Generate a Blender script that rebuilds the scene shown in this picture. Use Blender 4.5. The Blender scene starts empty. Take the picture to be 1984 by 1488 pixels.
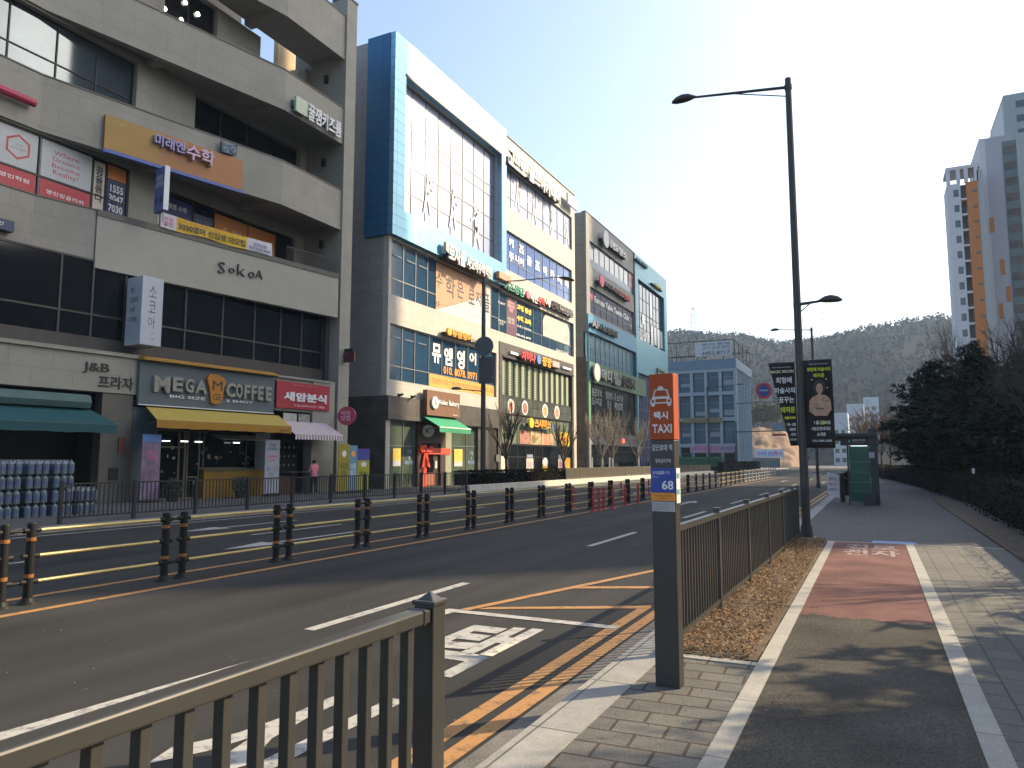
# Street of shop buildings in low winter sun; taxi stop pylon and railing in front.
import bpy, bmesh, math, random
from mathutils import Vector as V, Matrix
S = bpy.context.scene
COL = S.collection
R = math.radians
random.seed(11)

# ---------------------------------------------------------------- camera, sky, sun, exposure
CAMZ = 1.65
YAW, PITCH, FPX = 26.18182, 5.990102, 1420.0          # degrees left of the road, up, focal length in pixels of 1984
cam_d = bpy.data.cameras.new('camera')
cam = bpy.data.objects.new('camera', cam_d)
COL.objects.link(cam)
cam.location = (0, 0, CAMZ)
cam.rotation_euler = (R(90 + PITCH), 0, R(YAW))
cam_d.sensor_width = 36.0
cam_d.lens = 36.0 * FPX / 1984.0
cam_d.clip_start = 0.1
cam_d.clip_end = 5000
S.camera = cam

SUN_AZ, SUN_EL = 45.0, 32.0                            # azimuth from the road direction (+Y) towards +X
w = bpy.data.worlds.new('World')
S.world = w
w.use_nodes = True
nt = w.node_tree
bg = nt.nodes['Background']
sky = nt.nodes.new('ShaderNodeTexSky')
sky.sky_type = 'NISHITA'
sky.sun_disc = False
sky.sun_elevation = R(SUN_EL)
sky.sun_rotation = R(SUN_AZ)
sky.air_density = 1.0
sky.dust_density = 2.9
sky.ozone_density = 0.5
nt.links.new(sky.outputs[0], bg.inputs[0])
bg.inputs[1].default_value = 0.15
sun_d = bpy.data.lights.new('sun', 'SUN')
sun_d.energy = 4.2
sun_d.angle = R(0.55)
sun_d.color = (1.0, 0.79, 0.52)
sun = bpy.data.objects.new('sun', sun_d)
COL.objects.link(sun)
sd = V((math.cos(R(SUN_EL)) * math.sin(R(SUN_AZ)), math.cos(R(SUN_EL)) * math.cos(R(SUN_AZ)), math.sin(R(SUN_EL))))
sun.rotation_euler = sd.to_track_quat('Z', 'Y').to_euler()
sun.location = (30, 30, 60)
S.view_settings.view_transform = 'Standard'
S.view_settings.look = 'None'
S.view_settings.exposure = 1.2
S.view_settings.gamma = 1.0
S.view_settings.use_curve_mapping = False

# ---------------------------------------------------------------- measuring the place: camera basis for back-projection
_y, _p = R(YAW), R(PITCH)
FW = V((-math.sin(_y) * math.cos(_p), math.cos(_y) * math.cos(_p), math.sin(_p)))
RT = V((math.cos(_y), math.sin(_y), 0))
UP = RT.cross(FW)
def ray(x, y): return (FW * FPX + RT * (x - 992.0) - UP * (y - 744.0)).normalized()
def G(x, y, z=0.0):
    d = ray(x, y); t = (z - CAMZ) / d.z
    return V((0, 0, CAMZ)) + d * t
def PY(x, y, Y):
    d = ray(x, y); return V((0, 0, CAMZ)) + d * (Y / d.y)

class Plane:
    """upright plane of a facade: p0 on the ground, ang = turn of its run away from +Y towards +X; local (out, along, z)"""
    def __init__(s, x, y, ang=0.0):
        s.o = V((x, y, 0)); a = R(ang)
        s.t = V((math.sin(a), math.cos(a), 0)); s.n = V((math.cos(a), -math.sin(a), 0))
        s.M = Matrix(((s.n.x, s.t.x, 0, x), (s.n.y, s.t.y, 0, y), (0, 0, 1, 0), (0, 0, 0, 1)))
    def uz(s, x, y, d=0.0):
        r = ray(x, y); o = s.o + s.n * d
        t = s.n.dot(o - V((0, 0, CAMZ))) / s.n.dot(r)
        p = V((0, 0, CAMZ)) + r * t
        return s.t.dot(p - s.o), p.z
    def rect(s, x0, y0, x1, y1, d=0.0):
        u0, z1 = s.uz(x0, y0, d); u1, z0 = s.uz(x1, y1, d)
        return u0, u1, z0, z1
    def pt(s, d, u, z): return s.o + s.n * d + s.t * u + V((0, 0, z))

# ---------------------------------------------------------------- mesh building
class MB:
    def __init__(s, M=None): s.v = []; s.f = []; s.M = M; s.m = []; s.mi = 0
    def add(s, vs, fs):
        n = len(s.v)
        s.v += [(s.M @ V(p)) if s.M else V(p) for p in vs]
        s.f += [[n + i for i in f] for f in fs]; s.m += [s.mi] * len(fs)
        return s
    def box(s, x0, x1, y0, y1, z0, z1):
        return s.add([(x0,y0,z0),(x1,y0,z0),(x1,y1,z0),(x0,y1,z0),(x0,y0,z1),(x1,y0,z1),(x1,y1,z1),(x0,y1,z1)],
                     [(0,3,2,1),(4,5,6,7),(0,1,5,4),(1,2,6,5),(2,3,7,6),(3,0,4,7)])
    def quad(s, *p): return s.add(p, [tuple(range(len(p)))])
    def prism(s, pts, vec):
        n = len(pts); vec = V(vec); pts = [V(p) for p in pts]
        return s.add(pts + [p + vec for p in pts], [tuple(reversed(range(n))), tuple(range(n, 2*n))] + [(i, (i+1) % n, n+(i+1) % n, n+i) for i in range(n)])
    def bar(s, p, q, r, r2=None, n=8, cap=True):
        p, q = V(p), V(q); r2 = r if r2 is None else r2
        d = (q - p).normalized(); a = d.orthogonal().normalized(); b = d.cross(a)
        vs = []
        for c, rr in ((p, r), (q, r2)):
            vs += [c + (a * math.cos(2*math.pi*i/n) + b * math.sin(2*math.pi*i/n)) * rr for i in range(n)]
        fs = [(i, (i+1) % n, n+(i+1) % n, n+i) for i in range(n)]
        if cap: fs += [tuple(reversed(range(n))), tuple(range(n, 2*n))]
        return s.add(vs, fs)
    def beam(s, p, q, wd, ht):
        """square section member from p to q; wd sideways, ht up"""
        p, q = V(p), V(q); d = (q - p).normalized()
        a = d.cross(V((0,0,1))); a = a.normalized() if a.length > 1e-4 else V((1,0,0)); b = a.cross(d)
        vs = []
        for c in (p, q):
            vs += [c + a*wd/2*i + b*ht/2*j for i, j in ((-1,-1),(1,-1),(1,1),(-1,1))]
        return s.add(vs, [(0,1,2,3),(7,6,5,4),(0,4,5,1),(1,5,6,2),(2,6,7,3),(3,7,4,0)])
    def ball(s, c, rx, ry=None, rz=None, n=10, m=6):
        ry = rx if ry is None else ry; rz = rx if rz is None else rz; c = V(c)
        vs = [c + V((0,0,-rz))]
        for j in range(1, m):
            t = -math.pi/2 + math.pi*j/m
            vs += [c + V((rx*math.cos(t)*math.cos(2*math.pi*i/n), ry*math.cos(t)*math.sin(2*math.pi*i/n), rz*math.sin(t))) for i in range(n)]
        vs.append(c + V((0,0,rz))); L = len(vs)-1
        fs = [(0, 1+(i+1) % n, 1+i) for i in range(n)]
        for j in range(m-2):
            a = 1 + j*n
            fs += [(a+i, a+(i+1) % n, a+n+(i+1) % n, a+n+i) for i in range(n)]
        a = 1 + (m-2)*n
        fs += [(a+i, a+(i+1) % n, L) for i in range(n)]
        return s.add(vs, fs)
    def disc(s, c, nrm, r, th, n=24, ry=None):
        c, nrm = V(c), V(nrm).normalized(); a = nrm.cross(V((0,0,1))).normalized(); b = a.cross(nrm); ry = ry or r
        return s.prism([c + a*math.cos(2*math.pi*i/n)*r + b*math.sin(2*math.pi*i/n)*ry for i in range(n)], nrm*th)
    def holes(s, x0, x1, y0, y1, z0, z1, hs):
        """a wall slab with rectangular openings (y0,y1,z0,z1)"""
        zs = sorted({z0, z1} | {z for h in hs for z in h[2:] if z0 < z < z1})
        for a, b in zip(zs, zs[1:]):
            m = (a+b)/2; cuts = sorted((h[0], h[1]) for h in hs if h[2] < m < h[3]); y = y0
            for c, d in cuts:
                if c > y: s.box(x0, x1, y, c, a, b)
                y = max(y, d)
            if y < y1: s.box(x0, x1, y, y1, a, b)
        return s
    def build(s, name, mats, parent=None, smooth=False, bevel=0.0, local=False, loc=None):
        if not isinstance(mats, (list, tuple)): mats = [mats]
        if parent is not None: org = V((0,0,0)) if local else WL[parent.name]
        elif loc is not None: org = V(loc)
        elif s.v:
            xs = [p.x for p in s.v]; ys = [p.y for p in s.v]; zs = [p.z for p in s.v]
            org = V(((min(xs)+max(xs))/2, (min(ys)+max(ys))/2, min(zs)))
        else: org = V((0,0,0))
        me = bpy.data.meshes.new(name)
        me.from_pydata([p - org for p in s.v], [], s.f); me.update()
        for mm in mats: me.materials.append(mm)
        if len(mats) > 1: me.polygons.foreach_set('material_index', s.m)
        if smooth: me.polygons.foreach_set('use_smooth', [True]*len(me.polygons))
        bm = bmesh.new(); bm.from_mesh(me); bmesh.ops.recalc_face_normals(bm, faces=bm.faces); bm.to_mesh(me); bm.free()
        o = bpy.data.objects.new(name, me); COL.objects.link(o)
        if parent is not None: o.parent = parent; WL[o.name] = WL[parent.name]
        else: o.location = org; WL[o.name] = org
        if bevel:
            md = o.modifiers.new('bevel', 'BEVEL'); md.width = bevel; md.segments = 2; md.limit_method = 'ANGLE'
        return o
WL = {}
def tag(o, label=None, cat=None, group=None, kind=None):
    if label: o['label'] = label
    if cat: o['category'] = cat
    if group: o['group'] = group
    if kind: o['kind'] = kind
    return o
def thing(name, label, cat, loc=(0,0,0), group=None):
    o = bpy.data.objects.new(name, None); COL.objects.link(o); o.location = loc; o.empty_display_size = 0.3
    WL[o.name] = V(loc)
    return tag(o, label, cat, group)
def setting(o): o['kind'] = 'structure'; return o
def dup(o, loc, rz=0.0, label=None, parent=None):
    c = o.copy(); COL.objects.link(c)
    if parent is None:
        c.location = loc; c.rotation_euler = (0, 0, rz)
        if label: c['label'] = label
    else: c.parent = parent
    for ch in list(o.children): dup(ch, None, 0, None, c)
    return c

# ---------------------------------------------------------------- materials
def lin(h):
    h = h.lstrip('#'); o = []
    for i in (0, 2, 4):
        x = int(h[i:i+2], 16)/255; o.append(x/12.92 if x <= .04045 else ((x+.055)/1.055)**2.4)
    return tuple(o)
MC = {}
def mat(name, col, rough=.7, metal=0.0, var=.12, sc=2.0, bump=0.0, bsc=40.0, spec=.5, streak=0.0, emit=0.0, coat=0.0):
    if name in MC: return MC[name]
    if isinstance(col, str): col = lin(col)
    m = bpy.data.materials.new(name); m.use_nodes = True; N = m.node_tree.nodes; L = m.node_tree.links
    b = N['Principled BSDF']; b.inputs['Roughness'].default_value = rough; b.inputs['Metallic'].default_value = metal
    b.inputs['Specular IOR Level'].default_value = spec
    if coat: b.inputs['Coat Weight'].default_value = coat; b.inputs['Coat Roughness'].default_value = .1
    g = N.new('ShaderNodeNewGeometry')
    pos = g.outputs['Position']
    if streak:
        mp = N.new('ShaderNodeMapping'); mp.inputs['Scale'].default_value = (1, 1, streak); L.new(pos, mp.inputs[0]); pos = mp.outputs[0]
    n1 = N.new('ShaderNodeTexNoise'); n1.inputs['Scale'].default_value = sc; n1.inputs['Detail'].default_value = 6; n1.inputs['Roughness'].default_value = .62
    L.new(pos, n1.inputs['Vector'])
    cr = N.new('ShaderNodeMapRange'); cr.inputs[1].default_value = .3; cr.inputs[2].default_value = .7
    cr.inputs[3].default_value = 1 - var; cr.inputs[4].default_value = 1 + var; L.new(n1.outputs[0], cr.inputs[0])
    mx = N.new('ShaderNodeVectorMath'); mx.operation = 'SCALE'; mx.inputs[0].default_value = col[:3]; L.new(cr.outputs[0], mx.inputs['Scale'])
    L.new(mx.outputs[0], b.inputs['Base Color'])
    if bump:
        n2 = N.new('ShaderNodeTexNoise'); n2.inputs['Scale'].default_value = bsc; n2.inputs['Detail'].default_value = 4
        L.new(g.outputs['Position'], n2.inputs['Vector'])
        bp = N.new('ShaderNodeBump'); bp.inputs['Strength'].default_value = bump; bp.inputs['Distance'].default_value = .02
        L.new(n2.outputs[0], bp.inputs['Height']); L.new(bp.outputs[0], b.inputs['Normal'])
    if emit:
        b.inputs['Emission Color'].default_value = (*col[:3], 1); b.inputs['Emission Strength'].default_value = emit
    MC[name] = m
    return m
def joints(name, c1, c2, cm, bw, bh, ms=.012, rough=.6, metal=0.0, offset=.5, ground=False, rot=0.0, var=.14, nsc=1.2, bump=.3, spec=.4, grain=0.0, shift=(0,0)):
    """cladding or paving cut by joints, laid out in metres on the surface itself"""
    if name in MC: return MC[name]
    c1, c2, cm = [lin(c) if isinstance(c, str) else c for c in (c1, c2, cm)]
    m = bpy.data.materials.new(name); m.use_nodes = True; N = m.node_tree.nodes; L = m.node_tree.links
    b = N['Principled BSDF']; b.inputs['Roughness'].default_value = rough; b.inputs['Metallic'].default_value = metal; b.inputs['Specular IOR Level'].default_value = spec
    g = N.new('ShaderNodeNewGeometry'); sp = N.new('ShaderNodeSeparateXYZ'); L.new(g.outputs['Position'], sp.inputs[0])
    cb = N.new('ShaderNodeCombineXYZ')
    if ground:
        L.new(sp.outputs[0], cb.inputs[0]); L.new(sp.outputs[1], cb.inputs[1])
    else:
        ad = N.new('ShaderNodeMath'); ad.operation = 'ADD'; L.new(sp.outputs[0], ad.inputs[0]); L.new(sp.outputs[1], ad.inputs[1])
        L.new(ad.outputs[0], cb.inputs[0]); L.new(sp.outputs[2], cb.inputs[1])
    mp = N.new('ShaderNodeMapping'); mp.inputs['Rotation'].default_value = (0, 0, rot); mp.inputs['Location'].default_value = (shift[0], shift[1], 0); L.new(cb.outputs[0], mp.inputs[0])
    br = N.new('ShaderNodeTexBrick'); br.offset = offset; br.inputs['Scale'].default_value = 1.0
    br.inputs['Brick Width'].default_value = bw; br.inputs['Row Height'].default_value = bh; br.inputs['Mortar Size'].default_value = ms
    br.inputs['Mortar Smooth'].default_value = .2; br.inputs['Bias'].default_value = 0
    for k, c in (('Color1', c1), ('Color2', c2), ('Mortar', cm)): br.inputs[k].default_value = (*c, 1)
    L.new(mp.outputs[0], br.inputs['Vector'])
    n1 = N.new('ShaderNodeTexNoise'); n1.inputs['Scale'].default_value = nsc; n1.inputs['Detail'].default_value = 7; n1.inputs['Roughness'].default_value = .65; L.new(g.outputs['Position'], n1.inputs['Vector'])
    cr = N.new('ShaderNodeMapRange'); cr.inputs[1].default_value = .3; cr.inputs[2].default_value = .7; cr.inputs[3].default_value = 1-var; cr.inputs[4].default_value = 1+var; L.new(n1.outputs[0], cr.inputs[0])
    mx = N.new('ShaderNodeVectorMath'); mx.operation = 'SCALE'; L.new(br.outputs['Color'], mx.inputs[0]); L.new(cr.outputs[0], mx.inputs['Scale'])
    out = mx.outputs[0]
    if grain:
        n3 = N.new('ShaderNodeTexNoise'); n3.inputs['Scale'].default_value = 90; n3.inputs['Detail'].default_value = 3; L.new(g.outputs['Position'], n3.inputs['Vector'])
        c3 = N.new('ShaderNodeMapRange'); c3.inputs[1].default_value = .3; c3.inputs[2].default_value = .7; c3.inputs[3].default_value = 1-grain; c3.inputs[4].default_value = 1+grain; L.new(n3.outputs[0], c3.inputs[0])
        m3 = N.new('ShaderNodeVectorMath'); m3.operation = 'SCALE'; L.new(out, m3.inputs[0]); L.new(c3.outputs[0], m3.inputs['Scale']); out = m3.outputs[0]
    L.new(out, b.inputs['Base Color'])
    bp = N.new('ShaderNodeBump'); bp.inputs['Strength'].default_value = bump; bp.inputs['Distance'].default_value = .01; bp.invert = True
    L.new(br.outputs['Fac'], bp.inputs['Height']); L.new(bp.outputs[0], b.inputs['Normal'])
    MC[name] = m
    return m
def asphalt(name, col, along=True, fine=160):
    m = bpy.data.materials.new(name); m.use_nodes = True; N = m.node_tree.nodes; L = m.node_tree.links
    b = N['Principled BSDF']; b.inputs['Roughness'].default_value = .82; b.inputs['Specular IOR Level'].default_value = .12
    g = N.new('ShaderNodeNewGeometry')
    def noise(sc, det, vec, lo, hi):
        n = N.new('ShaderNodeTexNoise'); n.inputs['Scale'].default_value = sc; n.inputs['Detail'].default_value = det; L.new(vec, n.inputs['Vector'])
        c = N.new('ShaderNodeMapRange'); c.inputs[1].default_value = .3; c.inputs[2].default_value = .7; c.inputs[3].default_value = lo; c.inputs[4].default_value = hi
        L.new(n.outputs[0], c.inputs[0]); return n, c.outputs[0]
    mp = N.new('ShaderNodeMapping'); mp.inputs['Scale'].default_value = (1, .05, 1) if along else (1, 1, 1); L.new(g.outputs['Position'], mp.inputs[0])
    _, a = noise(1.6, 5, mp.outputs[0], .70, 1.28)
    _, c = noise(.30, 5, g.outputs['Position'], .76, 1.24)
    nf, d = noise(fine, 3, g.outputs['Position'], .55, 1.5)
    v = N.new('ShaderNodeVectorMath'); v.operation = 'SCALE'; v.inputs[0].default_value = col; L.new(a, v.inputs['Scale'])
    for o in (c, d):
        k = N.new('ShaderNodeVectorMath'); k.operation = 'SCALE'; L.new(v.outputs[0], k.inputs[0]); L.new(o, k.inputs['Scale']); v = k
    L.new(v.outputs[0], b.inputs['Base Color'])
    bp = N.new('ShaderNodeBump'); bp.inputs['Strength'].default_value = .35; bp.inputs['Distance'].default_value = .006; L.new(nf.outputs[0], bp.inputs['Height']); L.new(bp.outputs[0], b.inputs['Normal'])
    MC[name] = m
    return m
def worn(name, col, under, cover=.42, sc=9.0):
    """road paint scuffed through to the surface under it"""
    m = bpy.data.materials.new(name); m.use_nodes = True; N = m.node_tree.nodes; L = m.node_tree.links
    b = N['Principled BSDF']; b.inputs['Roughness'].default_value = .75
    g = N.new('ShaderNodeNewGeometry'); n = N.new('ShaderNodeTexNoise'); n.inputs['Scale'].default_value = sc; n.inputs['Detail'].default_value = 9; n.inputs['Roughness'].default_value = .72; L.new(g.outputs['Position'], n.inputs['Vector'])
    c = N.new('ShaderNodeMapRange'); c.inputs[1].default_value = cover-.12; c.inputs[2].default_value = cover+.08; L.new(n.outputs[0], c.inputs[0])
    mx = N.new('ShaderNodeMixRGB'); mx.inputs[1].default_value = (*under, 1); mx.inputs[2].default_value = (*col, 1); L.new(c.outputs[0], mx.inputs[0]); L.new(mx.outputs[0], b.inputs['Base Color'])
    MC[name] = m
    return m
def glass(name, col, rough=.06, metal=0.0, spec=.8, var=.25):
    return mat(name, col, rough=rough, metal=metal, var=var, sc=.35, spec=spec, bump=.012, bsc=1.1)

STONE1 = joints('stone_beige', (.272,.265,.222), (.29,.282,.237), (.20,.195,.165), 1.5, .80, .009, rough=.62, var=.10, nsc=.8)
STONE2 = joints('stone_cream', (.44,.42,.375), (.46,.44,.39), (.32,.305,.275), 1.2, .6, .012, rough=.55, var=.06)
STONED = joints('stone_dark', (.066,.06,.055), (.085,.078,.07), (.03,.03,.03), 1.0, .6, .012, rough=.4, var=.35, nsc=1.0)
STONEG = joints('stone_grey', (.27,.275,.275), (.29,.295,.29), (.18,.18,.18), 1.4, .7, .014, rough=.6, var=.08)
PLAIN = mat('panel_cream', (.325,.32,.268), .6, var=.05)
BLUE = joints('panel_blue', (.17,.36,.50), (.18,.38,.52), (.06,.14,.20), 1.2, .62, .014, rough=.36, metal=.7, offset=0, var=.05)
BLUED = joints('panel_blue_shaded', (.02,.125,.26), (.022,.13,.27), (.01,.06,.12), 1.2, .62, .014, rough=.4, metal=.2, offset=0, var=.05)  # the blue panel again, shade of the side face put into its colour
TEALP = joints('panel_teal', (.10,.31,.40), (.11,.33,.42), (.05,.15,.20), 1.5, .9, .014, rough=.38, metal=.25, offset=0, var=.05)
G_DARK = glass('glass_dark', (.008,.010,.012), spec=.45)
G_NAVY = glass('glass_navy', (.02,.055,.105), .08)
G_FILM = glass('glass_film', (.35,.41,.58), .30, metal=.45, var=.08)
G_BLUEF = glass('film_blue', (.13,.21,.47), .14, var=.08)
G_GREEN = glass('glass_green', (.085,.115,.085), .12)
G_TEAL = glass('glass_teal', (.02,.12,.19), .3, spec=.2)
G_SKY = glass('glass_sky', (.07,.14,.20), .05, metal=.35)
ALU = mat('aluminium', (.22,.23,.23), .4, .6, var=.06)
DARKM = mat('dark_metal', (.025,.026,.028), .5, .3, var=.2)
WHITE = mat('white_paint', (.74,.74,.74), .5, var=.04)
BLACK = mat('black_paint', (.012,.012,.013), .5)
LETW = mat('letter_white', (.72,.72,.71), .45, var=.02)
LETD = mat('letter_dark', (.02,.021,.022), .5, var=.02)
LETG = mat('letter_grey', (.18,.18,.19), .5, var=.02)
LETY = mat('letter_yellow', (.82,.60,.03), .5, var=.02)
LETO = mat('letter_orange', (.85,.36,.03), .5, var=.02)
LETR = mat('letter_red', (.62,.045,.05), .5, var=.02)
LETN = mat('letter_navy', (.03,.05,.19), .5, var=.02)
def paint(name, col, rough=.5, var=.05, **k): return mat(name, col, rough, var=var, **k)

# ---------------------------------------------------------------- lettering
_cu = bpy.data.curves.new('type', 'FONT'); _cu.align_x = 'CENTER'; _cu.resolution_u = 2
_to = bpy.data.objects.new('type', _cu)
def type_mesh(body, ext=0.0, bold=0.0, space=1.0):
    _cu.body = body; _cu.extrude = ext; _cu.offset = bold; _cu.space_line = space
    me = bpy.data.meshes.new_from_object(_to)
    return me
def letter(body, mt, parent, o, u, v, wd, ht, ext=0.0, bold=.012, name='lettering', space=1.0, shear=0.0):
    """lettering stretched to wd x ht metres; o = its lower left corner, u and v its run and rise"""
    me = type_mesh(body, ext if ext == 0 else 1.0, bold, space)
    o, u, v = V(o), V(u).normalized(), V(v).normalized(); n = u.cross(v)
    xs = [p.co.x for p in me.vertices]; ys = [p.co.y for p in me.vertices]
    x0, y0 = min(xs), min(ys); sx = wd/max(1e-4, max(xs)-x0); sy = ht/max(1e-4, max(ys)-y0)
    W = WL[parent.name]
    for p in me.vertices:
        a, b, c = (p.co.x-x0)*sx, (p.co.y-y0)*sy, p.co.z*ext
        p.co = o + u*(a + shear*b) + v*b + n*(c + ext) - W
    me.materials.clear(); me.materials.append(mt); me.name = name
    ob = bpy.data.objects.new(name, me); COL.objects.link(ob); ob.parent = parent; WL[ob.name] = W
    return ob
def LT(pl, body, mt, parent, x0, y0, x1, y1, d=.02, ext=.0, bold=.012, **k):
    """lettering on a facade plane, its corners read off as photograph pixels"""
    u0, u1, z0, z1 = pl.rect(x0, y0, x1, y1)
    return letter(body, mt, parent, pl.pt(d, u0, z0), pl.t, (0,0,1), u1-u0, z1-z0, ext, bold, **k)
def LZ(pl, body, mt, parent, u0, u1, z0, z1, d=.02, ext=.0, bold=.012, **k):
    return letter(body, mt, parent, pl.pt(d, u0, z0), pl.t, (0,0,1), u1-u0, z1-z0, ext, bold, **k)
def glaze(parent, pl, u0, u1, z0, z1, cols, rows, gm, fm=ALU, d=-.18, fw=.05, name='window', fd=.06):
    """one window: frame with mullions as the part, its glass as the sub-part; cols = count or list, rows = transom heights"""
    f = MB(pl.M); us = [u0 + (u1-u0)*i/cols for i in range(1, cols)] if isinstance(cols, int) else cols
    f.box(d, d+fd, u0, u0+fw, z0, z1).box(d, d+fd, u1-fw, u1, z0, z1).box(d, d+fd, u0+fw, u1-fw, z0, z0+fw).box(d, d+fd, u0+fw, u1-fw, z1-fw, z1)
    for u in us: f.box(d, d+fd*.9, u-fw/2, u+fw/2, z0+fw, z1-fw)
    ee = [u0+fw] + [x for u in us for x in (u-fw/2, u+fw/2)] + [u1-fw]
    for z in rows:
        for a, b in zip(ee[::2], ee[1::2]): f.box(d, d+fd*.8, a, b, z-fw/2, z+fw/2)
    o = f.build(name, fm, parent)
    g = MB(pl.M).box(d-.03, d+.012, u0+.004, u1-.004, z0+.004, z1-.004).build('pane', gm, o)
    return o
# ---------------------------------------------------------------- the ground, road, pavements
ASPH = asphalt('asphalt', (.0335, .0335, .0325)); ASPH2 = asphalt('asphalt_dark', (.027, .027, .027))
BLACKTOP = asphalt('blacktop', (.056, .052, .044), along=False, fine=70)
RED = asphalt('red_lane', (.140, .072, .062), along=False)
CONC = mat('old_concrete', (.12, .113, .10), .9, var=.3, sc=5, bump=.5, bsc=60)
KERB = joints('kerb_stone', (.24,.235,.215), (.265,.258,.235), (.09,.085,.08), .3, 1.0, .008, ground=True, offset=0, rough=.75, var=.16, nsc=6, grain=.18)
EDGE = joints('edging_stone', (.285,.275,.24), (.31,.30,.26), (.12,.115,.10), .3, 1.0, .006, ground=True, offset=0, rough=.75, var=.12, nsc=4, grain=.15)
PAVE = joints('paving_blocks', (.092,.09,.08), (.12,.117,.104), (.045,.034,.028), .30, .20, .010, ground=True, rot=R(-3), rough=.85, var=.16, nsc=3, grain=.3, bump=.7)
PAVER = joints('paving_long', (.098,.097,.086), (.116,.114,.10), (.05,.047,.04), .30, .24, .007, ground=True, rot=R(90), rough=.85, var=.16, nsc=2, grain=.28, bump=.5)
PAVEF = joints('paving_grey', (.062,.061,.060), (.073,.072,.070), (.036,.036,.036), .30, .30, .008, ground=True, rough=.85, var=.14, nsc=1.5, grain=.2)
PAVEL = joints('paving_far', (.075,.075,.074), (.088,.087,.085), (.045,.045,.045), .4, .4, .01, ground=True, rough=.85, var=.2, nsc=1.0)
SOIL = mat('soil', (.085,.06,.036), .95, var=.4, sc=4, bump=.8, bsc=30)
YEL = worn('road_yellow', (.34,.175,.055), (.035,.033,.03), .41)
WHT = worn('road_white', (.35,.345,.32), (.035,.034,.033), .42)
WHTR = worn('lane_white', (.34,.30,.27), (.155,.072,.060), .52, 14)

gm = MB().box(-1500, 1500, -200, 3000, -.5, -.06).build('ground', mat('ground_soil', (.10,.095,.08), .95, var=.2, sc=.05)); setting(gm)
road = setting(MB().box(-17.2, -1.85, -30, 175, -.055, 0).build('road', ASPH))
jn = setting(MB().box(-60, 60, 175, 195, -.055, -.002).build('side_road', ASPH2))
setting(MB().box(-25.6, -17.4, -30, 175, -.055, .13).build('pavement', PAVEL))
setting(MB().box(-40, -25.6, -30, 175, -.055, .126).build('forecourt', PAVEL))
setting(MB().box(-17.4, -17.2, -30, 175, -.055, .135).build('kerb', KERB))
ZP = .13
setting(MB().box(-1.55, -.86, -30, 5.85, -.055, ZP).build('pavement', PAVE))
setting(MB().box(.57, 30, -30, 15.35, -.055, ZP).build('pavement', PAVER))
setting(MB().box(-1.55, 30, 15.35, 175, -.055, ZP-.004).build('pavement', PAVEF))
setting(MB().box(-1.85, -1.55, -30, 175, -.055, ZP+.006).build('kerb', KERB))
setting(MB().box(-2.12, -1.85, -30, 175, -.05, .004).build('gutter', CONC))
setting(MB().box(-.74, .44, 7.5, 15.35, -.055, ZP+.001).build('cycle_path', RED))
jr = random.Random(5); jag = [(-.74,-30), (.44,-30)] + [(.44-1.18*i/30, 8.02+.05*math.sin(i*.55)+jr.uniform(-.05,.05)) for i in range(31)]
setting(MB().prism([(a, b, ZP-.05) for a, b in jag], (0,0,.053)).build('cycle_path', BLACKTOP))
e = MB(); e.box(-.86, -.74, -30, 15.35, -.055, ZP+.008); setting(e.build('path_edging', EDGE))
e = MB(); e.prism([(.44,-30,-.055),(.57,-30,-.055),(.57,15.35,-.055),(.44,15.35,-.055)], (0,0,ZP+.055+.008)); setting(e.build('path_edging', EDGE))
setting(MB().box(-1.55, 2.35, 15.35, 15.43, -.05, ZP+.006).build('path_edging', EDGE))
setting(MB().box(-1.5, -.86, 5.85, 5.95, -.05, ZP+.01).build('bed_edging', EDGE))
setting(MB().box(-.10, .62, 15.5, 15.86, ZP-.004, ZP+.002).build('tactile_strip', paint('strip_blue', (.14,.22,.42), .7, .2)))
# planting bed: a lumpy strip of soil with dead grass and leaf litter
b = MB(); nx, ny = 9, 130
for j in range(ny+1):
    for i in range(nx+1):
        x = -1.555 + .69*i/nx; y = 5.95 + 9.4*j/ny
        edge = min(i, nx-i)/nx*2
        b.v.append(V((x, y, ZP + .012 + .06*min(1, edge*1.6)*min(1, j/5)*(.55 + .45*math.sin(y*2.1+i)*math.cos(y*.7)) + random.uniform(-.008, .010))))
for j in range(ny):
    for i in range(nx):
        a = j*(nx+1)+i; b.f.append([a, a+1, a+nx+2, a+nx+1]); b.m.append(0)
setting(b.build('planting_bed', SOIL, smooth=True))
lf = MB(); rnd = random.Random(3)
for k in range(22000):
    x = rnd.uniform(-1.53, -.885); y = rnd.uniform(5.97, 15.3); z = ZP + .05 + rnd.uniform(-.012, .035)
    s = rnd.uniform(.006, .019); a = rnd.uniform(0, 6.28); t = rnd.uniform(-.5, .5)
    if rnd.random() < .012: x = rnd.choice((rnd.uniform(-1.5,-1.0), rnd.uniform(-.75,-.5))); y = rnd.uniform(4.0, 15); z = ZP+.014; s = rnd.uniform(.005,.012)
    lf.mi = rnd.choice((0, 0, 1, 1, 2, 3))
    if rnd.random() < .45:      # dead grass blade
        q = V((math.cos(a)*s*2.0, math.sin(a)*s*2.0, rnd.uniform(.0, .035))); p = V((x, y, z-.01)); c = V((-math.sin(a), math.cos(a), 0))*.003
        lf.quad(p-c, p+c, p+q)
    else:
        u = V((math.cos(a), math.sin(a), t))*s; v = V((-math.sin(a), math.cos(a), rnd.uniform(-.5, .5)))*s*.65; p = V((x, y, z))
        lf.quad(p-u, p-v*.8+u*.1, p+u, p+v)
tag(lf.build('leaf_litter', [paint('leaf_brown', (.17,.078,.028), .8, .3), paint('leaf_tan', (.23,.125,.045), .8, .3), paint('leaf_dark', (.09,.05,.025), .8, .3), paint('leaf_straw', (.29,.21,.10), .8, .2)]), kind='stuff')

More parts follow.
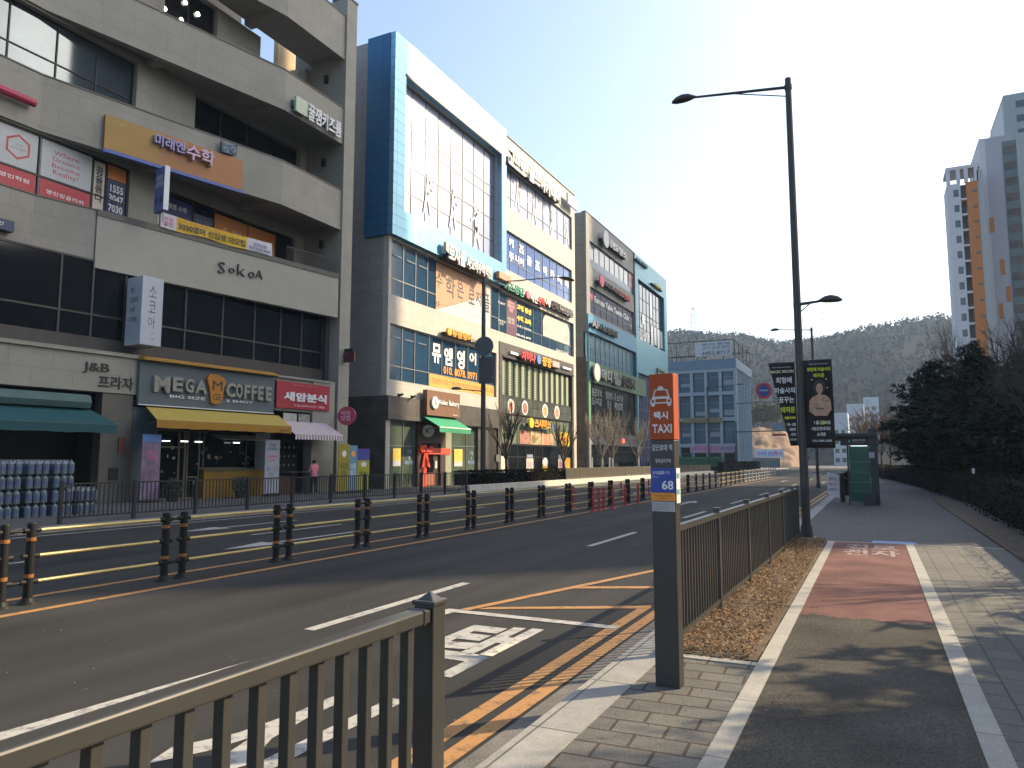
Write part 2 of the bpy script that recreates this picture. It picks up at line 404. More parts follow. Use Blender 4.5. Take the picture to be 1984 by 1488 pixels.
# ---- painted markings, sheets 4 mm above the road
def mark(name, pts, m=WHT, z=.004): return MB().quad(*[(p[0], p[1], z) for p in pts]).build(name, m, road)
def strip(name, x, y0, y1, wd, m=WHT, x2=None, z=.004):
    x2 = x if x2 is None else x2
    return mark(name, [(x-wd/2, y0), (x+wd/2, y0), (x2+wd/2, y1), (x2-wd/2, y1)], m, z)
strip('edge_line', -8.42, -20, 150, .13, YEL); strip('edge_line', -9.32, -20, 150, .13, YEL)
strip('edge_line', -2.46, -20, 8.35, .12, YEL, -2.40); strip('edge_line', -2.22, -20, 40, .12, YEL, -2.20)
strip('edge_line', -2.40, 13.2, 120, .12, YEL)
mark('hatch_line', [(-4.22,7.26),(-4.10,7.26),(-2.34,13.3),(-2.46,13.3)], YEL, .008)
mark('hatch_line', [(-4.05,7.36),(-3.98,7.52),(-2.36,8.42),(-2.36,8.24)], YEL, .006)
mark('hatch_line', [(-3.58,9.08),(-3.52,9.28),(-2.4,9.86),(-2.4,9.66)], YEL, .006)
strip('bay_line', -5.2, -6, 2.76, .19, WHT, -4.77); strip('bay_line', -4.77, 2.761, 5.0, .19, WHT, -4.60); strip('bay_line', -4.60, 5.001, 7.26, .17, WHT, -4.27); mark('bay_line', [(-4.2,7.1),(-4.2,7.24),(-2.36,7.24),(-2.36,7.1)], WHT, .007)
for k in range(-1, 16): strip('lane_line', -5.05, 5.76+7.9*k, 8.86+7.9*k, .13)
for k in range(0, 16): strip('lane_line', -12.6, 4.5+7.9*k, 7.6+7.9*k, .12)
strip('edge_line', -16.6, -20, 150, .12, WHT)
letter('택', WHT, road, (-3.70, 5.0, .005), (1,0,0), (0,1,0), .72, 1.78, 0, .03)
letter('시', WHT, road, (-3.72, 2.55, .005), (1,0,0), (0,1,0), .74, 1.85, 0, .03)
def arrow(x, y, s=1):
    mark('arrow', [(x-.07,y),(x+.07,y),(x+.07,y+s*2.6),(x-.07,y+s*2.6)]); mark('arrow', [(x-.32,y+s*2.6),(x+.32,y+s*2.6),(x,y+s*3.9)])
arrow(-6.7, 27); arrow(-3.6, 26); arrow(-11, 14, -1); arrow(-14.6, 16, -1); arrow(-11, 40, -1); arrow(-6.7, 62); arrow(-3.6, 60)
for i in range(9): mark('crossing_bar', [(-8.0+i*.68,92),(-7.65+i*.68,92),(-7.65+i*.68,96),(-8.0+i*.68,96)])
mark('stop_line', [(-8.3,88),(-2.4,88),(-2.4,88.4),(-8.3,88.4)])
letter('경로\n전자', WHTR, [o for o in S.objects if o.name.startswith('cycle_path')][0], (-.55, 13.3, ZP+.006), (1,0,0), (0,1,0), .85, 1.7, 0, .03)
# crack in the gutter, a few gravel chips
cr = MB(); 
for k in range(110):
    x = rnd.uniform(-7.5, -1.0); y = rnd.uniform(2.5, 12); z = ZP+.008 if x > -1.85 else .004
    if x > -1.55: z = ZP+.002
    cr.ball((x, y, z), rnd.uniform(.003, .008), None, .004, 5, 3)
tag(cr.build('gravel_chips', paint('chips', (.22,.20,.17), .9, .3)), kind='stuff')

# ---------------------------------------------------------------- railings
RAIL = mat('railing_paint', (.058,.0575,.053), .30, .3, var=.10, sc=6, spec=.6)
def cap(m, x, y, z, h):
    m.box(x-h, x+h, y-h, y+h, z, z+.018)
    m.add([(x-h*.7,y-h*.7,z+.018),(x+h*.7,y-h*.7,z+.018),(x+h*.7,y+h*.7,z+.018),(x-h*.7,y+h*.7,z+.018),(x,y,z+.05)], [(0,1,4),(1,2,4),(2,3,4),(3,0,4)])
X = -1.60; YE = 2.52
rl = thing('pedestrian_railing', 'grey brown steel railing in the foreground, its end post standing free at the kerb', 'railing', (X, .8, ZP))
pm = MB(); pm.box(X-.045, X+.045, YE-.045, YE+.045, ZP, 1.09); cap(pm, X, YE, 1.09, .052); pm.box(X-.09, X+.09, YE-.09, YE+.09, ZP+.006, ZP+.02)
pm.build('post', RAIL, rl, bevel=.004)
pm = MB(); pm.box(X-.045, X+.045, .36, .45, ZP, 1.09); pm.build('post', RAIL, rl, bevel=.004)
tr = MB(); tr.box(X-.036, X+.036, -.6, YE-.047, 1.028, 1.082); tr.box(X-.042, X+.042, YE-.10, YE-.085, 1.022, 1.088); tr.build('top_rail', RAIL, rl, bevel=.008)
MB().box(X-.025, X+.025, -.6, YE-.047, ZP+.10, ZP+.145).build('bottom_rail', RAIL, rl)
for k in range(24):
    y = YE - .16 - .1235*k
    if y < -.55 or abs(y-.40) < .06: continue
    MB().box(X-.019, X+.019, y-.016, y+.016, ZP+.145, 1.028).build('baluster', RAIL, rl, bevel=.003)
# railing beside the bed
def xr(y): return -1.49 + .012*(y-5.8)
ys = [5.90, 7.72, 9.52, 11.28, 12.92, 14.5, 15.3]
r2 = thing('pedestrian_railing', 'long dark slatted railing with pale top rail between the leaf litter bed and the road', 'railing', (-1.45, 10.5, ZP))
for y in ys:
    x = xr(y); m = MB().box(x-.028, x+.028, y-.028, y+.028, ZP-.01, 1.155); m.box(x-.034, x+.034, y-.034, y+.034, 1.156, 1.176); m.build('post', RAIL, r2, bevel=.004)
for a, b_ in zip(ys, ys[1:]):
    p, q = V((xr(a), a+.03, 0)), V((xr(b_), b_-.03, 0))
    MB().beam(p+V((0,0,1.10)), q+V((0,0,1.10)), .052, .05).build('top_rail', RAIL, r2)
    MB().beam(p+V((0,0,.25)), q+V((0,0,.25)), .04, .04).build('bottom_rail', RAIL, r2)
    n = max(2, int((b_-a)/.105)); m = MB()
    for i in range(1, n):
        t = p.lerp(q, i/n); m.box(t.x-.013, t.x+.013, t.y-.012, t.y+.012, .27, 1.075)
    m.build('slat_panel', RAIL, r2)
# railing across the road
RAILB = mat('railing_black', (.028,.029,.031), .5, .2, var=.1)
X = -17.75
r3 = thing('pedestrian_railing', 'thin black railing along the far pavement before the coffee shop and bakery', 'railing', (X, 20, ZP))
ys = [11.3 + 1.98*i for i in range(11)]
for y in ys: MB().box(X-.04, X+.04, y-.04, y+.04, ZP, 1.16).build('post', RAILB, r3)
for a, b_ in zip(ys, ys[1:]):
    m = MB().box(X-.022, X+.022, a+.04, b_-.04, 1.07, 1.11).box(X-.02, X+.02, a+.04, b_-.04, .26, .30)
    for i in range(1, 16):
        y = a + (b_-a)*i/16; m.box(X-.011, X+.011, y-.011, y+.011, .30, 1.07)
    m.build('bar_panel', RAILB, r3)
# low wall with bronze panel fence, further along
wl = MB().box(-18.25, -17.72, 31.4, 92, ZP, .45).build('low_wall', joints('wall_concrete', (.52,.49,.42), (.55,.52,.45), (.3,.28,.24), 2.0, 1.0, .01, rough=.8, var=.12, nsc=2))
tag(wl, 'pale concrete low wall under the brown panel fence and hedge', 'wall')
r4 = thing('panel_fence', 'brown mesh panel fence with thin pale posts on the low wall', 'fence', (-18.0, 65, .45))
BRZ = mat('bronze_mesh', (.10,.085,.06), .6, .2, var=.15)
ys = [44.6 + 2.6*i for i in range(19)]
for y in ys: MB().box(-18.03, -17.97, y-.03, y+.03, .45, 1.22).build('post', ALU, r4)
for a, b_ in zip(ys, ys[1:]):
    m = MB().box(-18.02, -17.98, a+.03, b_-.03, 1.14, 1.18).box(-18.01, -17.99, a+.03, b_-.03, .50, .54)
    for i in range(1, 40):
        y = a+(b_-a)*i/40; m.box(-18.008, -17.992, y-.02, y+.02, .54, 1.14)
    m.build('mesh_panel', BRZ, r4)

# ---------------------------------------------------------------- median guardrail: free standing sections
RUB = mat('guard_post_black', (.009,.0095,.010), .6, var=.15, spec=.25); GY = mat('guard_rail_yellow', (.33,.27,.095), .4, .1, var=.12, sc=5)
BND = mat('band_orange', (.26,.10,.018), .5, var=.05); GREYP = mat('guard_post_grey', (.30,.31,.31), .6, var=.12)
def make_section(pm, rm, nm='guardrail_section'):
    r = thing(nm, 'x', 'guardrail', (0,0,0), 'guardrail sections along the centre of the road')
    for s in (-1, 1):
        y = s*.915; m = MB().bar((0,y,.02), (0,y,.915), .052, n=14); m.bar((0,y,.915), (0,y,.93), .052, .046, 14); m.bar((0,y,0), (0,y,.025), .12, .10, 14); m.bar((0,y,.025), (0,y,.07), .085, .06, 12)
        for z in (.25, .545, .84): m.bar((0,y-.095,z), (0,y+.095,z), .033, n=10)
        p = m.build('post', pm, r, smooth=False, local=True)
        b = MB()
        for z in (.30, .72): b.bar((0,y,z), (0,y,z+.042), .0535, n=14, cap=False)
        b.build('reflective_band', BND, p, local=True)
        c = MB()
        if s > 0:
            for z in (.25, .84): c.bar((0,y+.105,z), (0,y+.20,z), .02, n=6)
            c.build('coupler', pm, r, local=True)
    for z in (.25, .545, .84):
        MB().bar((0,-.81,z), (0,.81,z), .021, n=8).build('rail', rm, r, local=True)
    return r
PITCHG = 2.125
names = ['with sunlit posts, nearest the left edge of the photo', 'second along, between the two nearest pairs of black posts', 'third along, before the ice cream banner', 'fourth along, before the bakery front', 'fifth along, below the round sign back',
         'sixth along, before the hedge', 'seventh along, before the restaurant', 'eighth along, ending at the red bollards', 'ninth along, among the red bollards']
for k in range(-2, 26):
    y = 6.26 + PITCHG*k
    if k == -2: g0 = make_section(RUB, GY); o = g0; o.location = (-8.9, y, 0); WL[o.name] = V((-8.9, y, 0)); o['label'] = 'yellow railed guardrail section cut by the left edge'
    else:
        lab = ('yellow railed guardrail section ' + names[k]) if 0 <= k < 9 else 'yellow railed black guardrail section beyond the red bollards, far along the road'
        if k == -1: lab = 'yellow railed guardrail section cut by the left edge'
        o = dup(g0, (-8.9 - max(0, k-16)*.05, y, 0), 0, lab)
gg = make_section(GREYP, GREYP); gg['group'] = 'grey guardrail sections at the far junction'
for k in range(12):
    lab = 'grey guardrail section past the end of the yellow railing, near the junction'
    if k == 0: gg.location = (-9.5, 6.26+PITCHG*26, 0); gg['label'] = lab
    else: dup(gg, (-9.5-.03*k, 6.26+PITCHG*(26+k), 0), 0, lab)
# red bollards
RB = mat('bollard_red', (.36,.03,.025), .5, var=.15)
def make_bollard():
    r = thing('bollard', 'x', 'bollard', (0,0,0), 'red bollards beside the guardrail')
    m = MB().bar((0,0,.04), (0,0,.74), .042, n=12); m.bar((0,0,0), (0,0,.04), .11, .08, 12); m.ball((0,0,.74), .042, None, .02, 12, 4); m.build('post', RB, r, local=True)
    b = MB()
    for z in (.45, .6): b.bar((0,0,z), (0,0,z+.06), .0445, n=12, cap=False)
    b.build('reflective_band', paint('band_red', (.5,.09,.07), .3), r, local=True); return r
bo = make_bollard()
sp = [(-8.30,22.9),(-8.35,23.6),(-8.4,24.2),(-8.30,24.9),(-8.32,26.4),(-8.36,28.2),(-9.6,24.4),(-9.62,26.2),(-9.66,30.1),(-8.4,30.6),(-8.44,33.4),(-9.7,34.5),(-9.75,37.1)]
for i, (x, y) in enumerate(sp):
    lab = ['red bollard nearest the camera, just right of the last twin black posts', 'red bollard close behind the nearest one', 'red bollard third in the tight group of four', 'red bollard last in the tight group of four',
           'single red bollard after the tight group', 'single red bollard left of the taxi pylon'][i] if i < 6 else 'red bollard further back along the guardrail'
    if i == 0: bo.location = (x, y, 0); bo['label'] = lab
    else: dup(bo, (x, y, 0), 0, lab)
# ---------------------------------------------------------------- taxi stop pylon
tA, tB = V((-1.409,5.080,0)), V((-1.238,5.061,0))
px = (tB-tA).normalized(); pn = V((px.y, -px.x, 0)); W_ = (tB-tA).length; D_ = .095
tx = thing('taxi_pylon', 'dark grey taxi stop pylon with orange head, white taxi symbol and blue number plate', 'taxi sign', (-1.3, 5.12, ZP))
tm = Matrix(((px.x, -pn.x, 0, tA.x), (px.y, -pn.y, 0, tA.y), (0,0,1,0), (0,0,0,1)))      # local: x along the face, y backwards
PYL = mat('pylon_grey', (.048,.048,.046), .45, .35, var=.06)
PYO = mat('pylon_orange', (.37,.072,.024), .6, var=.03, spec=.2)
MB(tm).box(0, W_, 0, D_, ZP, 1.795).build('body', PYL, tx, bevel=.006)
MB(tm).box(-.003, W_+.003, -.003, D_+.003, 1.797, 2.262).build('head', PYO, tx, bevel=.004)
def tq(nm, x0, x1, z0, z1, m, d=.003, parent=None): return MB(tm).box(W_*x0, W_*x1, -d-.002, -d, z0, z1).build(nm, m, parent or tx)
def tl(s, m, x0, x1, z0, z1, par, d=.006, **k): return letter(s, m, par, tm @ V((W_*x0, -d, z0)), px, (0,0,1), W_*(x1-x0), z1-z0, 0, **k)
hd = [o for o in tx.children if o.name.startswith('head')][0]
tl('TAXI', LETW, .10, .93, 1.845, 1.905, hd, bold=.02); tl('택시', LETW, .18, .78, 1.94, 1.995, hd, bold=.03)
# taxi symbol: roof lamp, cabin, body, lamps, wheels
TG = paint('symbol_grey', (.60,.59,.57), .5)
def P3(x, z, d=.0075): return tm @ V((W_*x, -d, z))
tx2 = MB(); ZS = 2.035
def poly(*p): tx2.quad(*[P3(a, ZS + b*W_*.9, d) for a, b, d in p])
def pl2(pts, d=.0075): tx2.quad(*[P3(a, ZS + b*W_*.9, d) for a, b in pts])
pl2([(.36,.74),(.62,.74),(.60,.84),(.56,.88),(.42,.88),(.38,.84)])
pl2([(.14,.40),(.22,.70),(.28,.70),(.20,.40)]); pl2([(.72,.70),(.78,.70),(.86,.40),(.80,.40)]); pl2([(.22,.70),(.78,.70),(.75,.745),(.25,.745)])
pl2([(.10,.31),(.90,.31),(.86,.42),(.14,.42)]); pl2([(.04,.12),(.26,.12),(.26,.31),(.10,.31),(.04,.26)]); pl2([(.74,.12),(.96,.12),(.96,.26),(.90,.31),(.74,.31)])
pl2([(.26,.10),(.74,.10),(.74,.16),(.26,.16)]); pl2([(.09,-.02),(.22,-.02),(.24,.12),(.06,.12)]); pl2([(.78,-.02),(.91,-.02),(.94,.12),(.76,.12)])
tx2.build('taxi_symbol', TG, hd)
hl = MB()
for cx in (.15, .85): hl.disc(P3(cx, ZS + .21*W_*.9, .0085), -pn*-1, .011, .001, 12)
hl.build('symbol_lamp', PYO, hd)
bp_ = tq('name_panel', .0, 1.0, 1.478, 1.795, paint('panel_black', (.035,.036,.036), .5))
for s, z0, z1, x0, x1 in (('검단로데 역', 1.72, 1.765, .06, .92), ('정차금지구역', 1.635, 1.665, .2, .85), ('(1573-33)', 1.555, 1.58, .28, .8)): tl(s, TG, x0, x1, z0, z1, bp_)
bl = tq('street_plate', -.01, 1.01, 1.432, 1.60, paint('plate_blue', (.012,.045,.30), .4), .004); bl['label'] = 'blue street number plate 68'
bl.location = (0, 0, -.13) if False else (0, 0, 0)
tl('선우일로', LETW, .06, .56, 1.555, 1.58, bl, .008, bold=.01); tl('68', LETW, .46, .95, 1.452, 1.515, bl, .008, bold=.02); tl('Seonu-ro', LETW, .06, .36, 1.535, 1.546, bl, .008, bold=0)
ob = tq('notice_strip', 0, 1, 1.375, 1.43, paint('strip_orange', (.75,.27,.02), .5), .004); tl('택시타는곳 안내', LETD, .16, .84, 1.402, 1.416, ob, .008, bold=0); tl('다산콜센터 120', LETD, .3, .7, 1.385, 1.396, ob, .008, bold=0)
wb = tq('notice_card', .02, .98, 1.302, 1.37, paint('card_grey', (.38,.37,.38), .5), .004)
for i in range(3): tl('택시 승강장 이용 안내문', LETG, .06, .74, 1.348-.018*i, 1.358-.018*i, wb, .008, bold=0)
st = MB(tm).box(W_+.004, W_+.006, .012, D_-.008, 1.36, 1.60).build('side_sticker', paint('sticker_white', (.68,.68,.64), .5), tx)
for i, z in enumerate((1.53, 1.42)): MB(tm).box(W_+.007, W_+.008, .02, D_-.025, z, z+.035).build('sticker_print', paint('print_cyan', (.10,.32,.42), .5), st)

# ---------------------------------------------------------------- street lamps
LAMPM = mat('lamp_grey', (.055,.052,.05), .5, .35, var=.08)
def lamp_head(m, p, d, L=.62, w=.15, h=.075):
    d = V(d).normalized(); s = d.cross(V((0,0,1))).normalized(); p = V(p); rings = []
    for t, k in ((0,.22),(.12,.45),(.3,.85),(.55,1.0),(.8,.8),(.95,.4),(1,.05)):
        c = p + d*L*t + V((0,0,.02*math.sin(t*3.1))); rings.append([c + s*(w*k*math.cos(a)) + V((0,0,1))*(h*k*math.sin(a)*(1.0 if math.sin(a) > 0 else .55)) for a in [2*math.pi*i/10 for i in range(10)]])
    n0 = len(m.v)
    vs = [q for r in rings for q in r]; fs = [(a*10+i, a*10+(i+1)%10, a*10+10+(i+1)%10, a*10+10+i) for a in range(len(rings)-1) for i in range(10)]
    fs += [tuple(range(9,-1,-1)), tuple(range(len(vs)-10, len(vs)))]
    m.add(vs, fs)
def street_lamp(x, y, h, label, arms, z0=ZP, r=.085, r2=.062):
    t = thing('street_lamp', label, 'street lamp', (x, y, z0), 'street lamps')
    m = MB().bar((x,y,z0), (x,y,h), r, r2, 14); m.box(x-.17, x+.17, y-.17, y+.17, z0, z0+.045); m.bar((x,y,z0+.045), (x,y,z0+.28), r*1.5, r*1.2, 14); m.build('pole', LAMPM, t, smooth=False)
    for (z, dx, dy, L, dz, hL) in arms:
        d = V((dx, dy, 0)).normalized(); p = V((x, y, z)); q = p + d*L + V((0,0,dz))
        a = MB().bar(p, q, .034, .026, 8); a.bar(p + V((0,0,-.20)), p.lerp(q, .62), .012, n=6); a.bar(p-V((0,0,.05)), p+V((0,0,.05)), r2*1.25, n=12); a.build('arm', LAMPM, t)
        k = MB(); lamp_head(k, q - d*.04, d - V((0,0,.04)), hL, hL*.21, min(.115, hL*.22)); k.build('lamp_head', LAMPM, t, smooth=True)
    return t
near = street_lamp(-1.25, 15.56, 9.57, 'tall dark street lamp nearest the camera, carrying two banners', [(9.38, -1, 0, 1.93, .22, .55), (4.78, 1, 0, .42, .03, .46)])
street_lamp(-2.9, 45, 9.3, 'thin grey street lamp behind the nearest lamp pole', [(9.15, -1, 0, 1.75, .15, .55)])
ll = street_lamp(-18.6, 34.35, 11.5, 'dark street lamp across the road before the restaurant, arm over the road', [(11.25, .45, 1, 5.6, 1.25, 1.3), (5.35, -.3, -1, 1.6, .0, .75)], .45, .15, .10)
street_lamp(-19.0, 96, 11.2, 'grey street lamp before the far glass building', [(10.9, 1, .12, 3.6, .5, 1.0)], .13, .13, .09)
# sign plates on the lamp across the road, seen from behind
s_ = MB().disc((-18.42, 34.1, 7.75), (.2,-1,0), .52, .03, 28).build('round_sign', mat('sign_back', (.10,.11,.115), .6, .3)); tag(s_, 'round road sign seen from behind, high on the lamp post across the road', 'road sign')
MB().bar((-18.6,34.35,7.7), (-18.42,34.12,7.7), .05, n=8).build('bracket', DARKM, s_)
s_ = MB().box(-18.78, -17.95, 34.18, 34.22, 5.75, 7.15).build('sign_box', mat('sign_back')if False else MC['sign_back']); tag(s_, 'square dark sign board below the round sign on the lamp post', 'sign board')
# banners on the nearest lamp
BK = paint('banner_black', (.010,.010,.011), .8); BY = paint('banner_yellow', (.62,.62,.02), .6); BW = paint('banner_white', (.68,.68,.68), .6)
def banner(x0, x1, z0, z1, label, lean0=0.0, yb=15.56):
    """cloth hung from the pole, its foot drawn in towards the pole"""
    vs = []; n, mz = 8, 14
    for j in range(mz+1):
        t = j/mz
        for i in range(n+1):
            a = x0 + lean0*(1-t); x = a + (x1-a)*i/n
            vs.append((x, yb - .03 + .02*math.sin(i*.9+t*4), z0+(z1-z0)*t))
    m = MB().add(vs, [(j*(n+1)+i, j*(n+1)+i+1, (j+1)*(n+1)+i+1, (j+1)*(n+1)+i) for j in range(mz) for i in range(n)])
    o = m.build('banner', BK, smooth=True); so = o.modifiers.new('cloth', 'SOLIDIFY'); so.thickness = .006
    tag(o, label, 'banner', 'banners on the lamp pole')
    MB().bar((x0, yb, z1+.01), (x1, yb, z1+.01), .014, n=6).build('rod', DARKM, o)
    return o
def bt(o, s, m, x0, x1, z0, z1, yb=15.468, **k): return letter(s, m, o, (x0, yb, z0), (1,0,0), (0,0,1), x1-x0, z1-z0, 0, **k)
b1 = banner(-1.835, -1.34, 1.95, 3.60, 'black banner with white and yellow show lettering, foot pulled to the pole', .36)
bt(b1, 'MAGIC SHOW WITH MOON', BW, -1.76, -1.41, 3.505, 3.525, bold=0); bt(b1, 'MAGIC MOON', paint('banner_cream', (.62,.58,.42), .6), -1.80, -1.36, 3.40, 3.46, bold=.03)
bt(b1, '최형배', BW, -1.70, -1.40, 3.19, 3.32, bold=.02); bt(b1, '마술사의', BW, -1.73, -1.35, 2.99, 3.11, bold=.02); bt(b1, '꿈꾸는', BW, -1.66, -1.37, 2.80, 2.92, bold=.02)
bt(b1, '매직문', BY, -1.62, -1.36, 2.60, 2.72, bold=.025); bt(b1, 'magic moon', BY, -1.56, -1.36, 2.46, 2.54, bold=.05)
bt(b1, '1월~2월', BW, -1.53, -1.36, 2.34, 2.40, bold=.02); bt(b1, '시립문화관', BW, -1.49, -1.36, 2.24, 2.30, bold=.02); bt(b1, '소공연장', BW, -1.46, -1.36, 2.14, 2.20, bold=.02); bt(b1, '1588-2288', BW, -1.47, -1.36, 2.05, 2.09, bold=.01)
b2 = banner(-1.185, -.66, 1.90, 3.62, 'black banner with portrait of a performer under yellow lettering', 0.0)
bt(b2, 'MAGIC SHOW WITH MOON', BW, -1.07, -.73, 3.535, 3.555, bold=0); bt(b2, '최형배 마술사의', BY, -1.11, -.69, 3.40, 3.48, bold=.025); bt(b2, '매직문', BY, -1.0, -.80, 3.28, 3.36, bold=.025)
bt(b2, '1월~2.8일', BW, -1.02, -.73, 2.36, 2.43, bold=.02); bt(b2, '2.8', BY, -.91, -.83, 2.355, 2.435, 15.464, bold=.04); bt(b2, '시립인천대극장', BW, -1.08, -.73, 2.24, 2.31, bold=.02); bt(b2, '소극장', BW, -.98, -.82, 2.13, 2.20, bold=.03); bt(b2, '032-588-2288', BW, -1.06, -.72, 2.02, 2.06, bold=.01)
def bshape(o, nm, pts, m, y=15.476, cx=-.90, cz=2.62, k=1.0): return MB().quad(*[(cx+a*k, y, cz+b*k) for a, b in pts]).build(nm, m, o)
def ell(rx, rz, cx=0, cz=0, n=22): return [(cx+rx*math.cos(2*math.pi*i/n), cz+rz*math.sin(2*math.pi*i/n)) for i in range(n)]
pr = bshape(b2, 'portrait_print', [(-.20,0),(-.10,-.09),(.12,-.10),(.20,.02),(.19,.22),(.12,.30),(.05,.32),(-.05,.32),(-.13,.28),(-.19,.2)], paint('print_tan', (.42,.25,.16), .6, .4, sc=14))
bshape(b2, 'portrait_print', ell(.115,.14,0,.47), paint('print_hair', (.035,.022,.018), .6), 15.475)
bshape(b2, 'portrait_print', ell(.062,.10,0,.44), paint('print_skin', (.44,.27,.19), .6, .15, sc=20), 15.470); bshape(b2, 'portrait_print', [(-.03,.28),(.03,.28),(.03,.36),(-.03,.36)], MC['print_skin'], 15.472)
bshape(b2, 'portrait_print', ell(.13,.07,0,-.02), MC['print_skin'], 15.471)
for sx in (-.024, .024): bshape(b2, 'portrait_print', ell(.011,.006,sx,.46,8), MC['print_hair'], 15.467)
bshape(b2, 'portrait_print', ell(.018,.007,0,.385,8), paint('print_lip', (.30,.08,.07), .6), 15.467)
for a, b_ in ((-.13,.62),(.13,.62),(.14,.45),(.02,.27),(-.02,.17)): bshape(b2, 'portrait_print', ell(.014,.014,a,b_,8), paint('print_spark', (.6,.5,.4), .6), 15.466)
bt(b2, 'MOON', LETD, -.96, -.83, 2.645, 2.685, 15.462, bold=.03)
# round no-stopping sign on a bracket, and the traffic signal arm further on
rs = thing('round_sign', 'round no stopping sign, blue with red rim, left of the banners', 'road sign', (-7.5, 60, 7.1))
MB().disc((-7.51,60,7.12), (0,-1,0), .62, .03, 32).build('rim', paint('sign_red', (.42,.02,.03), .5), rs); MB().disc((-7.51,59.968,7.12), (0,-1,0), .46, .01, 32).build('face', paint('sign_blue', (.02,.05,.24), .5), rs)
letter('주정차금지', LETW, rs, (-7.83,59.95,7.07), (1,0,0), (0,0,1), .64, .13, 0, name='lettering')
sg = thing('traffic_signal', 'dark traffic signal on a long arm across the far junction', 'traffic signal', (-17.5, 108, 0))
a = MB().bar((-17.5,108,0), (-17.5,108,7.2), .14, .11, 10); a.bar((-17.5,108,5.75), (-7.6,108,5.9), .085, .06, 8); a.bar((-17.5,108,9.8), (-11.6,108,9.9), .06, .05, 8); a.build('pole', LAMPM, sg)
k = MB().box(-9.6, -7.4, 107.8, 108.05, 5.65, 6.15); k.build('signal_head', DARKM, sg)
for i in range(4): MB().disc((-9.3+.55*i,107.8,5.9), (0,-1,0), .17, .05, 14).build('lens', mat('lens_dark', (.03,.03,.03), .2) if i else mat('lens_red', (.25,.015,.01), .3), sg)
k = MB().box(-12.6, -10.8, 107.9, 107.95, 5.1, 5.4); k.build('sign_plate', MC['sign_red'], sg); k = MB().quad((-12.3,107.9,5.9),(-11.1,107.9,5.9),(-11.3,107.9,6.9),(-12.1,107.9,6.9)); k.build('sign_plate', paint('plate_greyblue', (.2,.27,.36), .5), sg)

# ---------------------------------------------------------------- bus shelter, board
bs = thing('bus_shelter', 'dark bus shelter with green glass end wall and black roof on the pavement', 'bus shelter', (-.6, 30, ZP))
SH = mat('shelter_grey', (.03,.034,.038), .45, .3)
MB().box(-1.85, .12, 28.3, 33.5, 2.48, 2.62).build('roof', SH, bs, bevel=.02)
MB().box(-.14, .12, 28.4, 28.7, ZP, 2.75).build('column', SH, bs); MB().box(-.14, .02, 33.1, 33.3, ZP, 2.48).build('column', SH, bs); MB().box(-.86, -.80, 28.45, 28.55, ZP, 2.48).build('column', SH, bs)
gp = MB().box(-.79, -.15, 28.48, 28.51, ZP+.12, 2.18).build('glass_wall', glass('shelter_glass', (.022,.085,.066), .12, spec=.4), bs)
for z in (.6, .9, 1.25, 1.6): MB().box(-.78, -.16, 28.472, 28.478, z, z+.025).build('glass_band', paint('band_pale', (.05,.13,.105), .4), gp)
hd = MB().box(-1.05, -.15, 28.42, 28.56, 2.19, 2.47).build('name_board', BLACK, bs); letter('◆', paint('print_green', (.05,.45,.3), .5), hd, (-.80,28.41,2.29), (1,0,0), (0,0,1), .09, .09, 0)
letter('검단사거리', LETW, hd, (-.66,28.41,2.34), (1,0,0), (0,0,1), .40, .06, 0); letter('Geomdan Junction', paint('print_pink', (.6,.3,.3), .5), hd, (-.66,28.41,2.27), (1,0,0), (0,0,1), .40, .04, 0, bold=0)
MB().box(-.72, -.2, 28.40, 28.46, 2.16, 2.185).build('light_strip', mat('tube_light', (.8,.9,.85), .4, emit=.6), bs)
MB().box(-.40, -.0, 28.2, 28.75, ZP, .52).build('service_box', SH, bs); MB().box(-.6, -.2, 29.5, 32.5, .5, .56).build('bench', SH, bs)
MB().box(-.16, .02, 28.38, 28.41, 1.75, 1.95).build('route_label', paint('label_pale', (.35,.33,.36), .5), bs); MB().box(-.16, .0, 28.38, 28.41, 2.5, 2.62).build('route_label', paint('label_teal', (.15,.35,.36), .5), bs)
bd = thing('notice_board', 'white notice board leaning beside the bus shelter', 'notice board', (-1.35, 30, ZP))
MB().prism([(-1.62,30.0,.42),(-1.19,29.4,.30),(-1.17,29.4,1.12),(-1.60,30.0,1.22)], (.03,.03,0)).build('board', paint('board_white', (.55,.56,.62), .5, .1), bd)
for i in range(3): letter('버스정류장 공사 안내', LETR if i == 1 else LETN, bd, (-1.57,29.91,.95-.2*i), (.43,-.6,0), (0,0,1), .5, .10, 0)
MB().prism([(-1.17,29.4,.16),(-1.1,29.3,.16),(-1.1,29.3,1.14),(-1.17,29.4,1.14)], (.1,.1,0)).build('stand', BLACK, bd)
# ---------------------------------------------------------------- nearest building: five storeys of curved stone balcony bands
PR = Plane(-24, 0, 0); PLf = Plane(-26.3, 0, 0); PC = Plane(-26.4, 0, 0)
PA = Plane(-26.3, 15.1, math.degrees(math.atan2(2.3, 9.6)))
PG = Plane(-24.95, 18.5, 5.2); PS = Plane(-25.85, 17.1, math.degrees(math.atan2(1.85, 11.7)))
B1 = thing('shop_building', 'beige stone building with stepped balcony bands and shop signs on every floor, at left', 'building', (-30, 20, 0))
SHADE = mat('soffit_plaster', (.30,.285,.25), .8, var=.08)
CAPM = mat('coping_brown', (.14,.115,.095), .6)
